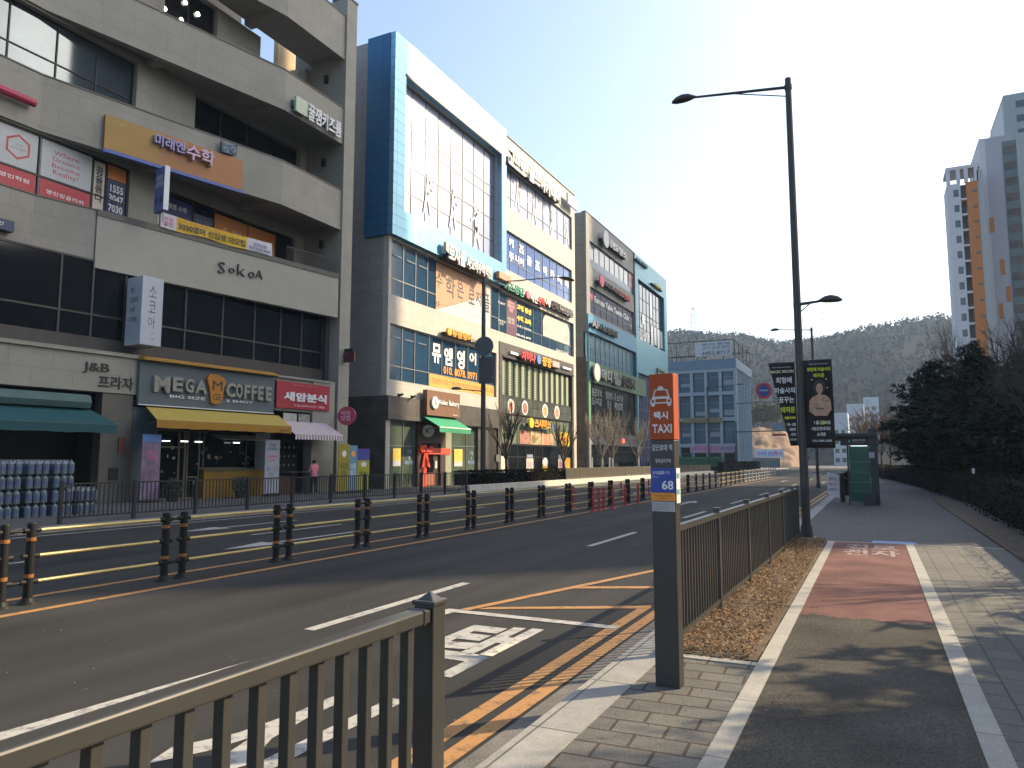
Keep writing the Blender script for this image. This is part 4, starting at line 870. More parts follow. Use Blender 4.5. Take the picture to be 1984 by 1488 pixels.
standee('blue topped yellow banner stand right of the pale blue one', 692, 869, 714, 942, paint('print_lemon', (.36,.34,.02), .5), P30, 0, (('개원 행사', LETD, .15, .85, .35, .45), ('●', LETW, .3, .75, .55, .68)), top=(paint('print_royal', (.06,.06,.28)), .72))
# water packs
wp_m = [paint('water_blue', (.12,.155,.18), .25, .15, sc=6, coat=.4), paint('water_white', (.18,.205,.225), .25, .1), paint('water_label', (.07,.10,.2), .4)]
def water_pack():
    m = MB()
    for i in range(3):
        for j in range(2):
            x, y = -.10+.2*j, -.2+.2*i; m.mi = 0; m.bar((x,y,0), (x,y,.27), .093, n=10); m.bar((x,y,.27), (x,y,.35), .093, .03, 10); m.mi = 1; m.bar((x,y,.35), (x,y,.385), .034, n=8); m.mi = 2; m.bar((x,y,.10), (x,y,.2), .0945, n=10, cap=False)
    return m
p0 = water_pack().build('water_pack', wp_m, loc=(0,0,0)); tag(p0, 'shrink wrapped pack of bottled water stacked on the pavement before the grocery', 'water pack', 'packs of bottled water in front of the grocery')
first = True
for c in range(6):
    for l in range([2,4,4,4,4,2][c]):
        for r_ in range(2):
            loc = (-20.6-.42*r_, 9.9+.72*c+.3, ZP+.39*l)
            if first: p0.location = loc; first = False
            else: dup(p0, loc, rnd.uniform(-.05,.05))
for i in range(4):
    b_ = MB().box(-20.9-.05*i, -20.3, 8.9, 9.7, ZP+.38*i, ZP+.375+.38*i).build('cardboard_box', mat('cardboard', (.25,.16,.085), .85, var=.15)); tag(b_, 'brown cardboard produce box stacked at the left edge of the photo', 'box', 'cardboard boxes by the grocery'); MB().box(-20.295,-20.29,9.1,9.5,ZP+.1+.38*i,ZP+.25+.38*i).build('print', rnd.choice([LETR, paint('st_green',(0,0,0)), LETO]), b_)
# pots
def bush(m, c, rx, rz, n, rr, s=.05):
    for k in range(n):
        d = V((rr.gauss(0,1), rr.gauss(0,1), rr.gauss(0,1))).normalized()*(rr.random()**.4); p = V(c)+V((d.x*rx, d.y*rx, d.z*rz)); a = V((rr.uniform(-1,1), rr.uniform(-1,1), rr.uniform(-1,1))).normalized()*s; b = a.cross(V((rr.uniform(-1,1), rr.uniform(-1,1), 1))).normalized()*s*.6
        m.quad(p-a, p-b, p+a, p+b)
LEAFD = [paint('leaf_deep', (.018,.04,.02), .6, .4), paint('leaf_mid', (.03,.06,.025), .6, .4)]
for x, y, lb_ in ((336, 925, 'green shrub in a dark pot before the coffee shop door'), (466, 948, 'low planter with pale stones before the coffee counter')):
    p = G(x, 962, ZP); p = PG.pt(1.2, PG.uz(x, y, 1.2)[0], ZP); t = thing('potted_plant', lb_, 'potted plant', tuple(p)); MB().bar((p.x,p.y,ZP), (p.x,p.y,ZP+.3), .18, .25, 12).build('pot', DARKM, t); m = MB(); bush(m, (p.x,p.y,ZP+.55), .36, .36, 500, rnd); m.build('foliage', LEAFD, t)
# ---------------------------------------------------------------- second building: cream stone with the big blue metal frame
B2 = thing('commercial_building', 'cream stone shop building with large blue metal frame and tall glass wall, sunlit', 'building', (-32, 47, 0))
H2 = 26.25
hs = [(34.05,46.35,16.0,24.15),(33.35,46.95,11.0,14.2),(33.35,46.3,6.15,9.35),(47.35,61.3,20.85,23.95),(47.2,61.2,15.9,18.95),(46.95,61.55,11.0,14.05),(46.65,61.3,.13,10.3),(33.5,46.3,.13,3.95)]
MB().holes(-24.35, -24, 33.1, 62.0, 0, H2, hs).build('facade_wall', STONE2, B2)
MB().box(-40, -24.9, 33.13, 61.9, 0, H2-.3).build('wall', STONE2, B2)
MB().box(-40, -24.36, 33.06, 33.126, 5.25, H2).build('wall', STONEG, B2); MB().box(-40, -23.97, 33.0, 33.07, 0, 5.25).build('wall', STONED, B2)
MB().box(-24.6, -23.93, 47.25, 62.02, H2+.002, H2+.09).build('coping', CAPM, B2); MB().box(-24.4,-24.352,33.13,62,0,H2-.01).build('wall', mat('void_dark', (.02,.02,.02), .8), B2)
# blue frame standing proud of the stone
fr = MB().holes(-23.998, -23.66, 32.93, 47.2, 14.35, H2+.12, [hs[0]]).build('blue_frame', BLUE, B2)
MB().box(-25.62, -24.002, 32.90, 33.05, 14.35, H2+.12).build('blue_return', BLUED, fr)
MB().box(-24.0,-23.62, 34.0, 46.4, 24.152, 24.30).box(-24.2, -23.64, 46.352, 46.5, 16.0, 24.15).build('reveal', mat('reveal_dark', (.05,.045,.04), .5), fr)
wb_ = glaze(B2, PR, 34.06, 46.34, 16.01, 24.14, 8, [17.6, 19.25, 20.9, 21.65], G_FILM, ALU, -.30, .06)
CLT = paint('painted_ceiling_light', (.06,.11,.17), .5)  # pale tone for ceiling lights painted onto the panes
# white golfer silhouettes on the films
def golfer(par, pl, u, z, h, d, flip=1, k=0):
    def p(a, b): return pl.pt(d, u+flip*a*h, z+b*h)
    m = MB()
    def limb(pts, w0, w1):
        (a, b), (c, e) = pts; L = math.hypot(c-a, e-b); nx, ny = -(e-b)/L, (c-a)/L
        m.quad(p(a+nx*w0, b+ny*w0), p(a-nx*w0, b-ny*w0), p(c-nx*w1, e-ny*w1), p(c+nx*w1, e+ny*w1))
    m.quad(*[p(.02+.065*math.cos(t*.628), .92+.075*math.sin(t*.628)) for t in range(10)])
    limb(((.02,.85),(-.02,.5)), .07, .06)
    if k == 0: limb(((-.03,.52),(-.16,.0)), .055, .03); limb(((0,.52),(.12,.0)), .055, .03); limb(((.02,.80),(.2,.62)), .035, .025); limb(((.2,.62),(.30,.9)), .02, .012)
    else: limb(((-.03,.52),(.10,.0)), .055, .03); limb(((0,.52),(-.20,.05)), .055, .03); limb(((.02,.8),(-.2,.95)), .035, .025); limb(((-.2,.95),(.25,1.0)), .014, .01); limb(((.02,.78),(.22,.6)), .03, .02)
    m.build('silhouette_film', paint('film_silhouette', (.66,.66,.66), .4), par)
for u, z, h, f, k in ((37.4,16.9,2.7,1,0),(40.5,16.9,2.8,1,0),(43.6,16.3,3.1,-1,1)): golfer(wb_, PR, u, z, h, -.22, f, k)
w3f = glaze(B2, PR, 33.36, 46.94, 11.01, 14.19, [34.75, 36.05, 37.35, 39.05, 40.7, 42.35, 44.0, 45.7], [12.0], G_NAVY, ALU, -.2)
for u in (33.7, 35.1, 36.4): zfilm(w3f, PR, u, u+.9, 13.35, 13.43, CLT, -.146, 'ceiling_light_on_pane')  # painted strips on the glass, not lamps
FPK = paint('film_peach', (.50,.26,.145), .4); FPL = paint('film_pale', (.47,.50,.52), .4)
m = MB(); d = -.145
def fp(u, z): return PR.pt(d, u, z)
u0, u1 = 38.3, 45.0
m.prism([fp(u0,11.06), fp(u1,13.3), fp(u1,14.1), fp(u0,14.1)], (.004,0,0)); m.mi = 1; m.prism([fp(u0+.05,11.06), fp(45.6,11.06), fp(45.6,14.1), fp(u1+.02,14.1), fp(u1+.02,13.28)], (.004,0,0))
m.build('window_film', [FPK, FPL], w3f)
for s_, x0, y0, x1, y1 in (('수',847,527,861,560),('학',867,534,885,580),('은',889,545,902,580),('로',911,558,923,592),('지',925,562,936,594),('플',939,566,952,607)): LT(PR, s_, LETD, w3f, x0, y0, x1, y1, -.138, bold=.016)
LT(PR, '3F', LETD, w3f, 846, 581, 857, 596, -.138, bold=0); LT(PR, '초등관 중등관', LETD, w3f, 911, 607, 953, 624, -.138, bold=0)
w2f = glaze(B2, PR, 33.36, 46.29, 6.16, 9.34, [34.75, 36.05, 37.6, 39.1, 40.8, 42.4, 44.2, 45.6], [7.0], G_NAVY, ALU, -.2)
for u in (33.7, 35.0, 36.4): zfilm(w2f, PR, u, u+.9, 8.62, 8.70, CLT, -.146, 'ceiling_light_on_pane')
zfilm(w2f, PR, 37.65, 46.2, 6.2, 6.96, paint('film_amber', (.62,.34,.07), .4), -.145); LZ(PR, '한글영어 초중고 영어전문 책임지도 뮤엠영어 고강도 과정', LETD, w2f, 37.9, 46.0, 6.42, 6.74, -.138, bold=0)
for s_, x0, y0, x1, y1 in (('뮤',841,663,858,705),('엠',864,671,880,710),('영',889,676,904,717),('어',913,681,926,708)): LT(PR, s_, LETW, w2f, x0, y0, x1, y1, -.138, bold=.04)
LZ(PR, '010. 8078. 0971', LETO, w2f, 39.3, 43.6, 7.12, 7.62, -.138, bold=.018)
w6r = glaze(B2, PR, 47.36, 61.29, 20.86, 23.94, 9, [21.7], G_FILM, ALU, -.2)
for u, f, k in ((50.1,1,0),(53.2,-1,0),(57.0,1,1),(60.5,-1,0)): golfer(w6r, PR, u, 21.3, 2.3, -.14, f, k)
for u in (51.7, 55.2, 58.9): LZ(PR, 'GOLF\n아카데미', LETW, w6r, u-.35, u+.35, 22.3, 22.8, -.138, bold=0)
w5r = glaze(B2, PR, 47.21, 61.19, 15.91, 18.94, 9, [16.75], G_BLUEF, ALU, -.2)
for s_, x0, y0, x1, y1 in (('키',989,459,998,481),('즈',1009,472,1018,493),('주',989,486,999,508),('니',1002,492,1009,512),('어',1010,497,1018,517),('골',1024,494,1033,517),('프',1040,503,1049,526),('아',1055,513,1063,535),('카',1069,520,1077,542),('데',1083,531,1091,552),('미',1097,540,1104,559)): LT(PR, s_, LETW, w5r, x0, y0, x1, y1, -.138, bold=.05)
LT(PR, 'YGE', paint('film_letter_pale', (.6,.63,.75), .5), w5r, 971, 488, 984, 503, -.138, bold=.02)
w3r = glaze(B2, PR, 46.96, 61.54, 11.01, 14.04, [48.2, 49.9, 51.4, 53.0, 54.6, 56.2, 57.9, 59.5, 60.9], [11.95], G_NAVY, ALU, -.2)
zfilm(w3r, PR, 48.25, 49.85, 11.1, 13.9, paint('film_plum', (.10,.03,.07), .4), -.145)
LT(PR, '세빈수학\n특별과정\n모집', paint('letter_blush', (.7,.35,.38), .5), w3r, 987, 580, 1000, 607, -.138, bold=.02); LT(PR, '초등 중등\n고등 수학', LETW, w3r, 987, 613, 1000, 630, -.138, bold=0)
LT(PR, 'C&T', LETW, w3r, 968, 582, 982, 592, -.138); LT(PR, '상담문의\n환영', LETW, w3r, 968, 617, 982, 632, -.138, bold=0)
LT(PR, '과정 중심', LETY, w3r, 1005, 588, 1032, 611, -.138, bold=.05); LT(PR, '수학 교육', LETY, w3r, 1005, 609, 1032, 631, -.138, bold=.05); LT(PR, '초·중·고 전문학원', LETW, w3r, 1005, 628, 1032, 642, -.138, bold=.02); LT(PR, '032-462 -8777', LETW, w3r, 1004, 645, 1032, 659, -.138, bold=.03)
wp_ = [PR.pt(-.142, u, z) for u, z in ((54.9,11.98),(60.8,11.98),(60.8,13.2),(60.6,13.6),(60.2,13.82),(55.5,13.82),(55.1,13.6),(54.9,13.2))]
MB().prism(wp_, (.004,0,0)).build('window_film', paint('film_bone', (.50,.48,.42), .4), w3r)
LT(PR, '인혜정 무브클래스', LETG, w3r, 1067, 640, 1091, 649, -.135, bold=0); LT(PR, '음악\n무용', LETG, w3r, 1055, 628, 1062, 642, -.135, bold=0); LT(PR, '리듬\n발레', LETG, w3r, 1096, 648, 1104, 663, -.135, bold=0); LT(PR, '0269-0234-0345', LETW, w3r, 1080, 675, 1104, 689, -.138, bold=.01)
# dark stone band over the bakery
MB().box(-23.997, -23.8, 33.02, 46.55, 3.95, 5.25).build('stone_band', STONED, B2)
for u in (33.9, 35.2): MB().bar((-23.75,u,5.28), (-23.45,u,5.36), .07, n=8).box(-23.8,-23.7,u-.05,u+.05,5.252,5.4).build('flood_lamp', DARKM, B2)
# bakery shop front
wl_ = glaze(B2, PR, 33.51, 36.2, .14, 3.94, [35.0], [2.5], G_GREEN, ALU, -.2); wr_ = glaze(B2, PR, 40.1, 43.6, .14, 3.94, [42.3], [2.6], G_GREEN, ALU, -.2)
MB().box(-24.34, -23.99, 43.6, 45.1, .13, 3.95).build('pier', STONED, B2); MB().box(-24.34, -23.985, 39.35, 40.09, .13, 3.95).build('pier', paint('pier_sage', (.26,.29,.21), .6), B2); MB().box(-24.34,-24.0,45.1,46.6,.13,3.95).build('pier', BLACK, B2)
BWD = mat('bakery_brown', (.05,.022,.014), .5, var=.2, streak=.2, sc=8)
bk = B2
MB().box(-24.33, -23.95, 36.22, 36.7, .13, 3.93).box(-24.33, -23.95, 38.75, 39.34, .13, 3.93).box(-24.33,-23.95,36.702,38.748,2.7,3.93).box(-24.33,-23.96,36.702,38.1,.13,.95).build('timber_frame', BWD, bk)
MB().box(-24.2, -24.1, 36.71, 38.08, .951, 2.69).build('display_glass', G_DARK, bk); dr = MB().box(-24.2, -24.08, 38.12, 38.74, .14, 2.69).build('door', BWD, bk); MB().box(-24.07,-24.06,38.3,38.55,1.2,1.65).build('paper_notice', FPL, dr); MB().box(-24.06,-24.03,38.17,38.2,1.1,1.7).build('handle', ALU, dr)
RIB = mat('ribbon_red', (.78,.07,.03), .5, var=.06)
rb = MB().box(-23.948, -23.93, 36.25, 39.9, 2.05, 2.42).box(-23.928, -23.915, 36.72, 37.12, .14, 2.6)
rb.build('ribbon', RIB, bk); m = MB(); bx, bz = 36.92, 2.25
for s_ in (-1, 1):
    m.prism([(-23.91,bx,bz+.04),(-23.88,bx+s_*.62,bz+.34),(-23.88,bx+s_*.7,bz+.05),(-23.88,bx+s_*.5,bz-.1),(-23.91,bx,bz-.05)], (.12,0,0)); m.prism([(-23.90,bx,bz-.05),(-23.87,bx+s_*.15,bz-.05),(-23.86,bx+s_*.45,bz-1.0),(-23.86,bx+s_*.15,bz-.88)], (.05,0,0))
m.ball((-23.84,bx,bz), .13, .14, .13, 10, 6); m.build('bow', RIB, bk, smooth=False); MB().box(-23.955,-23.945,36.75,38.05,.2,.9).build('base_panel', paint('bakery_rose', (.45,.17,.11), .6), bk)
ck = MB().disc((-23.7, 36.95, 3.42), (.5,-1,0), .36, .1, 26).build('round_sign', paint('sign_cream', (.60,.50,.34), .5)); tag(ck, 'round cream blade sign with dark letter A over the bakery door', 'shop sign'); letter('A', LETD, ck, (-23.80,36.74,3.25), (1,.5,0), (0,0,1), .22, .34, 0); MB().bar((-23.95,37.05,3.6),(-23.7,37.0,3.6),.03,n=6).build('bracket', DARKM, ck)
for u0, u1, z0, z1, w_ in ((34.0,34.75,1.35,2.35,wl_),(40.7,41.75,1.3,2.4,wr_)):
    p = zfilm(w_, PR, u0, u1, z0+.3, z1, paint('poster_lemon', (.62,.50,.10), .5, .1), -.14, 'poster'); p2 = zfilm(w_, PR, u0, u1, z0, z0+.298, FPL, -.14, 'poster'); LZ(PR, 'OPEN\n빵 나오는 시간', LETO, w_, u0+.1, u1-.1, z0+.4, z1-.1, -.132, bold=0)
for w_, u in ((wl_, 35.6), (wr_, 42.9)):
    LZ(PR, '카페\n&\n베이커리', paint('st_skyblue', (.22,.34,.5), .5), w_, u-.4, u+.45, 1.4, 2.3, -.138, bold=.01)
ba = thing('awning', 'green awning with white line over the bakery door', 'awning', (-23.5, 38, 3.3), 'awnings over the shop fronts'); AG = mat('awning_green', (.02,.26,.13), .7, var=.08, sc=8)
MB().prism([(-23.78,36.4,4.28),(-22.6,36.4,3.62),(-22.6,40.1,3.62),(-23.78,40.1,4.28)], (0,0,.02)).build('canopy', AG, ba); MB().prism([(-22.59,36.4,3.32),(-22.59,40.1,3.32),(-22.59,40.1,3.6),(-22.59,36.4,3.6)], (.015,0,0)).build('valance', AG, ba); MB().bar((-22.59,36.4,3.61),(-22.59,40.1,3.61),.03,n=8).build('front_bar', LETW, ba); MB().bar((-23.8,36.45,3.5),(-22.6,36.45,3.6),.025,n=6).bar((-23.8,40.0,3.5),(-22.6,40.0,3.6),.025,n=6).build('arm', ALU, ba)
bsn = MB().box(-23.8, -23.5, 36.45, 40.3, 4.35, 5.85).build('shop_sign', mat('sign_wood', (.155,.068,.032), .6, var=.2, streak=.05, sc=14)); tag(bsn, 'brown wooden bakery sign with round white logo and white lettering', 'shop sign')
MB().disc((-23.498, 37.2, 5.12), (1,0,0), .36, .12, 28).build('logo', LETW, bsn); letter('A', BWD, bsn, (-23.376,37.08,4.95), (0,1,0), (0,0,1), .24, .34, 0); LZ(PR, 'Aiden Bakery', LETW, bsn, 37.65, 40.1, 4.95, 5.36, .505, .025, bold=.012); LZ(PR, 'BAKERY CAFE', LETW, bsn, 39.4, 39.95, 4.46, 4.53, .505, .01, bold=.01)
# right hand restaurant front in dark stone and green glass
MB().box(-24.34, -23.95, 46.66, 47.15, 4.0, 10.29).box(-24.34, -23.95, 47.152, 61.29, 9.35, 10.29).box(-24.34,-23.951,60.9,61.29,.13,9.348).box(-24.34,-23.96,46.66,46.95,.13,3.998).build('stone_frame', STONED, B2)
MB().box(-24.0, -23.9, 47.15, 61.3, 9.2, 9.34).build('stone_lintel', BLACK, B2)
wr2 = glaze(B2, PR, 47.16, 60.88, 6.4, 9.18, 12, [], G_GREEN, DARKM, -.2)
for i in range(12):
    u = 47.16 + 13.72*(i+.5)/12; k_ = .32 if i % 3 else .38
    bl_ = MB().box(-24.16, -24.148, u-k_, u+k_*.3, 6.5, 9.1).build('blind', paint('blind_sage', (.30,.34,.23), .6), wr2)
    if i < 6:
        m = MB()
        for j in range(13): m.box(-24.147, -24.144, u-k_, u+k_*.3, 6.6+.19*j, 6.65+.19*j)
        m.build('blind_slat', paint('slat_dark', (.12,.14,.10), .6), bl_)
MB().box(-24.3, -24.05, 47.16, 60.88, 5.1, 6.398).build('spandrel', joints('spandrel_glass', (.075,.085,.075), (.10,.115,.095), (.03,.03,.03), 1.14, .64, .012, rough=.15, offset=0, var=.4, nsc=.6), B2)
FD = [paint('dish_salmon', (.55,.25,.18), .5, .4, sc=5), paint('dish_red', (.45,.12,.08), .5, .4, sc=5), paint('dish_olive', (.35,.30,.15), .5, .5, sc=5), paint('dish_clay', (.5,.22,.14), .5, .5, sc=5)]
for i, (x, y) in enumerate(((991,787),(1018,790),(1057,796),(1080,799))):
    u, z = PR.uz(x, y); p = MB().disc((-24.045, u, z), (1,0,0), .56, .012, 24).build('dish_print', LETW, B2); MB().disc((-24.032, u, z-.04), (1,0,0), .42, .006, 20).build('food_print', FD[i], p)
w1u = glaze(B2, PR, 46.96, 60.88, 2.9, 5.09, 9, [], mat('glass_sage', (.17,.22,.155), .1, var=.15, sc=.5), DARKM, -.2)
w1l = glaze(B2, PR, 46.96, 60.88, .14, 2.88, 9, [1.95], G_DARK, DARKM, -.2)
for i, (u0, u1, z0, z1, m_) in enumerate(((50.4,52.3,2.6,4.0,paint('food_mix', (.35,.16,.12), .5, .8, sc=6)),(52.4,54.4,2.6,4.0,paint('food_soup', (.42,.33,.18), .5, .8, sc=2.2)),(54.5,57.0,2.6,3.9,paint('food_salmon', (.62,.30,.18), .5, .5, sc=2.2)))): zfilm(w1u, PR, u0, u1, 2.95, z1, m_, -.135, 'food_print')
MB().disc(PR.pt(-.128, 53.0, 3.35), (1,0,0), .33, .004, 20, .36).build('food_print', paint('food_olive', (.17,.13,.02), .5), w1u); MB().disc(PR.pt(-.128, 55.3, 3.45), (1,0,0), .4, .004, 20, .42).build('food_print', paint('food_pink', (.6,.22,.13), .5), w1u)
yp = zfilm(w1u, PR, 58.3, 60.8, 2.95, 4.1, paint('film_sun', (.72,.50,.02), .4), -.135); LZ(PR, '냉면 전문', LETR, w1u, 58.5, 60.2, 3.3, 3.75, -.128, bold=.02); zfilm(w1l, PR, 58.3, 60.8, .3, 1.9, paint('film_gold', (.5,.27,.03), .4, .5, sc=3), -.135)
for u, s_ in ((51.6, '점심특선\n초밥 세트'), (58.0, '런치 메뉴\n모듬초밥')):
    p = zfilm(w1l, PR, u, u+1.3, .2, 1.85, paint('poster_blush', (.55,.47,.44), .5), -.13, 'poster'); LZ(PR, s_, LETR if u > 55 else LETG, w1l, u+.15, u+1.15, .5, 1.6, -.12, bold=.01); zfilm(w1l, PR, u+.1, u+1.2, 1.9, 2.15, paint('poster_slate', (.2,.25,.33), .5), -.13, 'poster')
MB().disc(PR.pt(-.12, 55.2, 1.05), (1,0,0), .55, .006, 22, .85).build('mascot_print', paint('print_sunflower', (.65,.43,.02), .5), w1l); MB().disc(PR.pt(-.11, 55.2, 1.55), (1,0,0), .6, .004, 20, .35).build('mascot_print', LETW, w1l)
zfilm(w1l, PR, 47.1, 47.9, .4, 2.0, paint('notice_white', (.6,.58,.5), .5), -.13, 'poster'); MB().box(-24.0,-23.9,46.1,46.6,1.6,2.1).build('lamp_box', ALU, B2)
# roof top and facade signs
def sgn(label, x0, y0, x1, y1, d, parts, back=None):
    """raised lettering on a dark backing rail"""
    u0, u1, z0, z1 = PR.rect(x0, y0, x1, y1, d)
    u0 = PR.uz(x0, y0, d)[0]; zt = (PR.uz(x0, y0, d)[1]); zb = PR.uz(x1, y1, d)[1]
    o = MB().box(-24+.02, -24+d, u0, u1, zb+.15*(zt-zb), zb+.45*(zt-zb)).build('shop_sign', back or DARKM); tag(o, label, 'shop sign')
    for p in parts:
        s_, m_, a, b = p[:4]; bb = p[4] if len(p) > 4 else .03; f0, f1 = (p[5], p[6]) if len(p) > 5 else (0, 1)
        if s_ == 'O': MB().disc((-24+d, u0+(u1-u0)*(a+b)/2, (zt+zb)/2), (1,0,0), (u1-u0)*(b-a)/2, .14, 26).build('logo', m_, o)
        elif s_ == '#': MB().box(-24+d, -24+d+.10, u0+(u1-u0)*a, u0+(u1-u0)*b, zb+f0*(zt-zb), zb+f1*(zt-zb)).build('plate', m_, o)
        else: LZ(PR, s_, m_, o, u0+(u1-u0)*a, u0+(u1-u0)*b, zb+f0*(zt-zb), zb+f1*(zt-zb), d, .045, bold=bb*.5)
    return o
LG = paint('letter_green', (.03,.30,.20), .5); LP = paint('letter_hotpink', (.62,.10,.20), .5); LB = paint('letter_blue', (.10,.22,.50), .5)
sgn('large white roofline golf academy lettering at the top right of the sunlit building', 984, 284, 1084, 398, .45, [('고프로', LETW, 0, .30, .05), ('골프아카데미', LETW, .36, 1, .05)])
o = MB().box(-23.6, -23.45, 59.0, 61.4, 24.5, 25.5).build('shop_sign', paint('sign_sky', (.40,.47,.55), .3)); tag(o, 'plain pale blue sign panel at the right end of the roofline', 'shop sign')
o = sgn('long white academy lettering with shield logo under the tall glass wall', 868, 472, 951, 543, .70, [('로지플', LETW, 0, .36, .05), ('사고력수학학원', LETW, .40, 1, .04, .03, .85)])
sh = MB().prism([PR.pt(.55, *PR.uz(x, y, .5)) for x, y in ((858,469),(870,474),(870,486),(865,494),(858,486))], (.2,0,0)).build('shield_logo', paint('shield_grey', (.5,.5,.48), .5), o); MB().box(-23.6,-23.32,45.4,47.3,14.62,15.1).build('plate', FPK, o)
sgn('green, pink and red lettering sign above the right hand third floor windows', 976, 541, 1054, 596, .30, [('키즈상담', LG, 0, .46), ('O', LP, .50, .58), ('세빈', LETW, .62, .80), ('수학', LETR, .82, 1)])
sgn('black and white dance class lettering sign above the right hand third floor windows', 1056, 575, 1110, 618, .30, [('사', LETW, 0, .16, .05), ('인혜정', LETD, .2, .5, .02), ('무브클래스', LETG, .54, 1, .02)])
sgn('orange raised English academy lettering with round logo between second and third floors', 864, 634, 912, 663, .35, [('O', LETO, 0, .16), ('뮤엠영어', LETO, .2, 1, .05)])
o = MB().box(-23.9,-23.75,41.9,44.9,9.55,9.75).build('shop_sign', DARKM); tag(o, 'thin dark strip sign with small white text beside the orange lettering', 'shop sign'); LZ(PR, '초중고 영어전문학원 2F', LETW, o, 42.1, 44.7, 9.58, 9.72, .255, .01, bold=0)
MB().box(-23.948, -23.8, 48.2, 51.1, 9.55, 9.75).build('light_bar', LETW, sgn('red and orange restaurant lettering with round blue logo on the dark stone front', 1009, 677, 1082, 718, .35, [('차이나', LETR, 0, .34, .07), ('O', LB, .37, .47), ('팡팡', LETO, .52, .78, .07), ('#', paint('plate_blush', (.62,.35,.34), .5), .80, 1, 0, .25, .85)]))
MB().box(-23.948, -23.8, 58.4, 60.4, 9.62, 9.8).build('light_bar', LETW, B2)
sgn('yellow sushi restaurant lettering with yellow round logo over the glass front', 1024, 810, 1065, 832, .30, [('O', LETY, -.02, .17), ('스시미소', LETO, .24, 1, .06), ('#', LB, 1.06, 1.28, 0, .1, .6), ('#', BLACK, -.62, -.10, 0, .4, .9)])

# ---------------------------------------------------------------- third building, grey stone and light blue panels
B3 = thing('commercial_building', 'grey and light blue panelled commercial building in shade with table tennis club windows', 'building', (-32, 80, 0))
STG3 = joints('stone_warm_grey', (.20,.212,.212), (.215,.227,.226), (.13,.14,.14), 1.4, .7, .014, rough=.6, var=.08)
h3 = [(66.0,80.7,20.6,23.1),(66.0,80.6,15.95,18.55),(64.9,80.8,11.1,13.95),(65.5,80.9,.13,9.1),(82.1,94.0,15.8,22.95),(81.5,94.6,.13,11.8)]
MB().holes(-24.35, -24, 65.0, 81.0, 0, 25.7, h3[:4]).build('facade_wall', STG3, B3); MB().holes(-24.35, -23.9, 81.002, 95.4, 0, 25.72, h3[4:]).build('panel_wall', TEALP, B3)
MB().box(-40, -24.36, 65.03, 95.3, 0, 25.5).build('wall', STONEG, B3); MB().box(-40, -24.36, 64.98, 65.028, 11.5, 25.7).build('wall', STG3, B3); MB().box(-40,-24.1,64.95,65.03,0,11.5).build('wall', STONED, B3)
MB().box(-24.4,-23.96,64.96,81,25.702,25.8).build('coping', CAPM, B3); MB().box(-23.998,-23.9,80.75,81.0,9,25.7).build('downpipe_recess', mat('recess_teal', (.02,.05,.07), .5), B3)
MB().holes(-23.998, -23.84, 64.94, 80.74, 9.2, 15.65, [(64.95,80.73,11.1,13.95)]).build('panel_band', mat('panel_azure', (.045,.22,.36), .45, .05, var=.05), B3)
MB().box(-23.998,-23.8,65.0,84.2,9.15,11.09).build('green_fascia', mat('panel_green', (.05,.125,.075), .5, var=.06), B3); MB().box(-23.995,-23.86,64.95,65.48,5.3,9.14).build('green_pier', paint('pier_green', (.10,.24,.13), .5), B3); MB().box(-23.995,-23.86,64.95,65.48,.13,5.298).build('stone_pier', STG3, B3)
a6 = glaze(B3, PR, 66.01, 80.69, 20.61, 23.09, 9, [21.4], mat('glass_curtained', (.20,.24,.25), .12, var=.3, sc=.8), ALU, -.2); zfilm(a6, PR, 66.1, 80.6, 20.65, 21.37, paint('film_steel', (.05,.10,.17), .3), -.145); zfilm(a6, PR, 79.2, 80.6, 21.45, 23.0, paint('film_redwhite', (.42,.2,.22), .4, .6, sc=2), -.145)
a4 = glaze(B3, PR, 66.01, 80.59, 15.96, 18.54, 8, [16.9], mat('film_indigo', (.022,.03,.085), .4, spec=.15), ALU, -.2)
LT(PR, 'Europa Table Tennis Club', LETW, a4, 1152, 580, 1218, 617, -.138, bold=.02); bpy.data.objects.remove([c for c in a4.children if c.name.startswith('lettering')][0])
LZ(PR, 'Europa Table Tennis Club', LETW, a4, 67.6, 79.0, 17.15, 17.95, -.138, bold=.03); LZ(PR, '♥', LP, a4, 66.3, 67.3, 17.2, 18.0, -.138); LZ(PR, '탁구 레슨', LETW, a4, 79.4, 80.3, 16.1, 18.0, -.138, bold=0)
a3 = glaze(B3, PR, 64.95, 80.78, 11.11, 13.94, 11, [11.8], G_TEAL, ALU, -.18); LZ(PR, '초등  중등  고등  수학  영어  국어', paint('film_paleteal', (.20,.32,.36), .5), a3, 66, 74, 12.5, 13.4, -.12, bold=0)
a1_ = glaze(B3, PR, 65.52, 80.88, 4.0, 9.08, [67.3,70.2,73.0,75.8,78.5], [5.6], G_DARK, DARKM, -.2)
for s_, u0, u1 in (('통증의학\n도수치료', 66.6, 69.4), ('경희한의\n침 뜸', 70.6, 72.8), ('국·소아과\n예방접종', 73.3, 76.4)): LZ(PR, s_, paint('film_mist', (.26,.29,.31), .5), a1_, u0, u1, 7.0, 8.7, -.138, bold=.01)
a0 = glaze(B3, PR, 65.52, 80.88, .14, 3.98, [67.5,70,72.5,75,78], [2.6], G_DARK, DARKM, -.2)
for u in (66.0, 71.3): zfilm(a0, PR, u, u+.6, .8, 2.0, FPL, -.13, 'poster')
MB().box(-23.99,-23.9,65.5,81,3.2,4.4).build('sign_band', mat('band_slate', (.11,.115,.115), .6, var=.2), B3)
b6 = glaze(B3, PR, 82.11, 93.99, 15.81, 22.94, 8, [17.4, 18.6, 19.3, 21.0], mat('glass_inky', (.03,.05,.09), .06), DARKM, -.25)
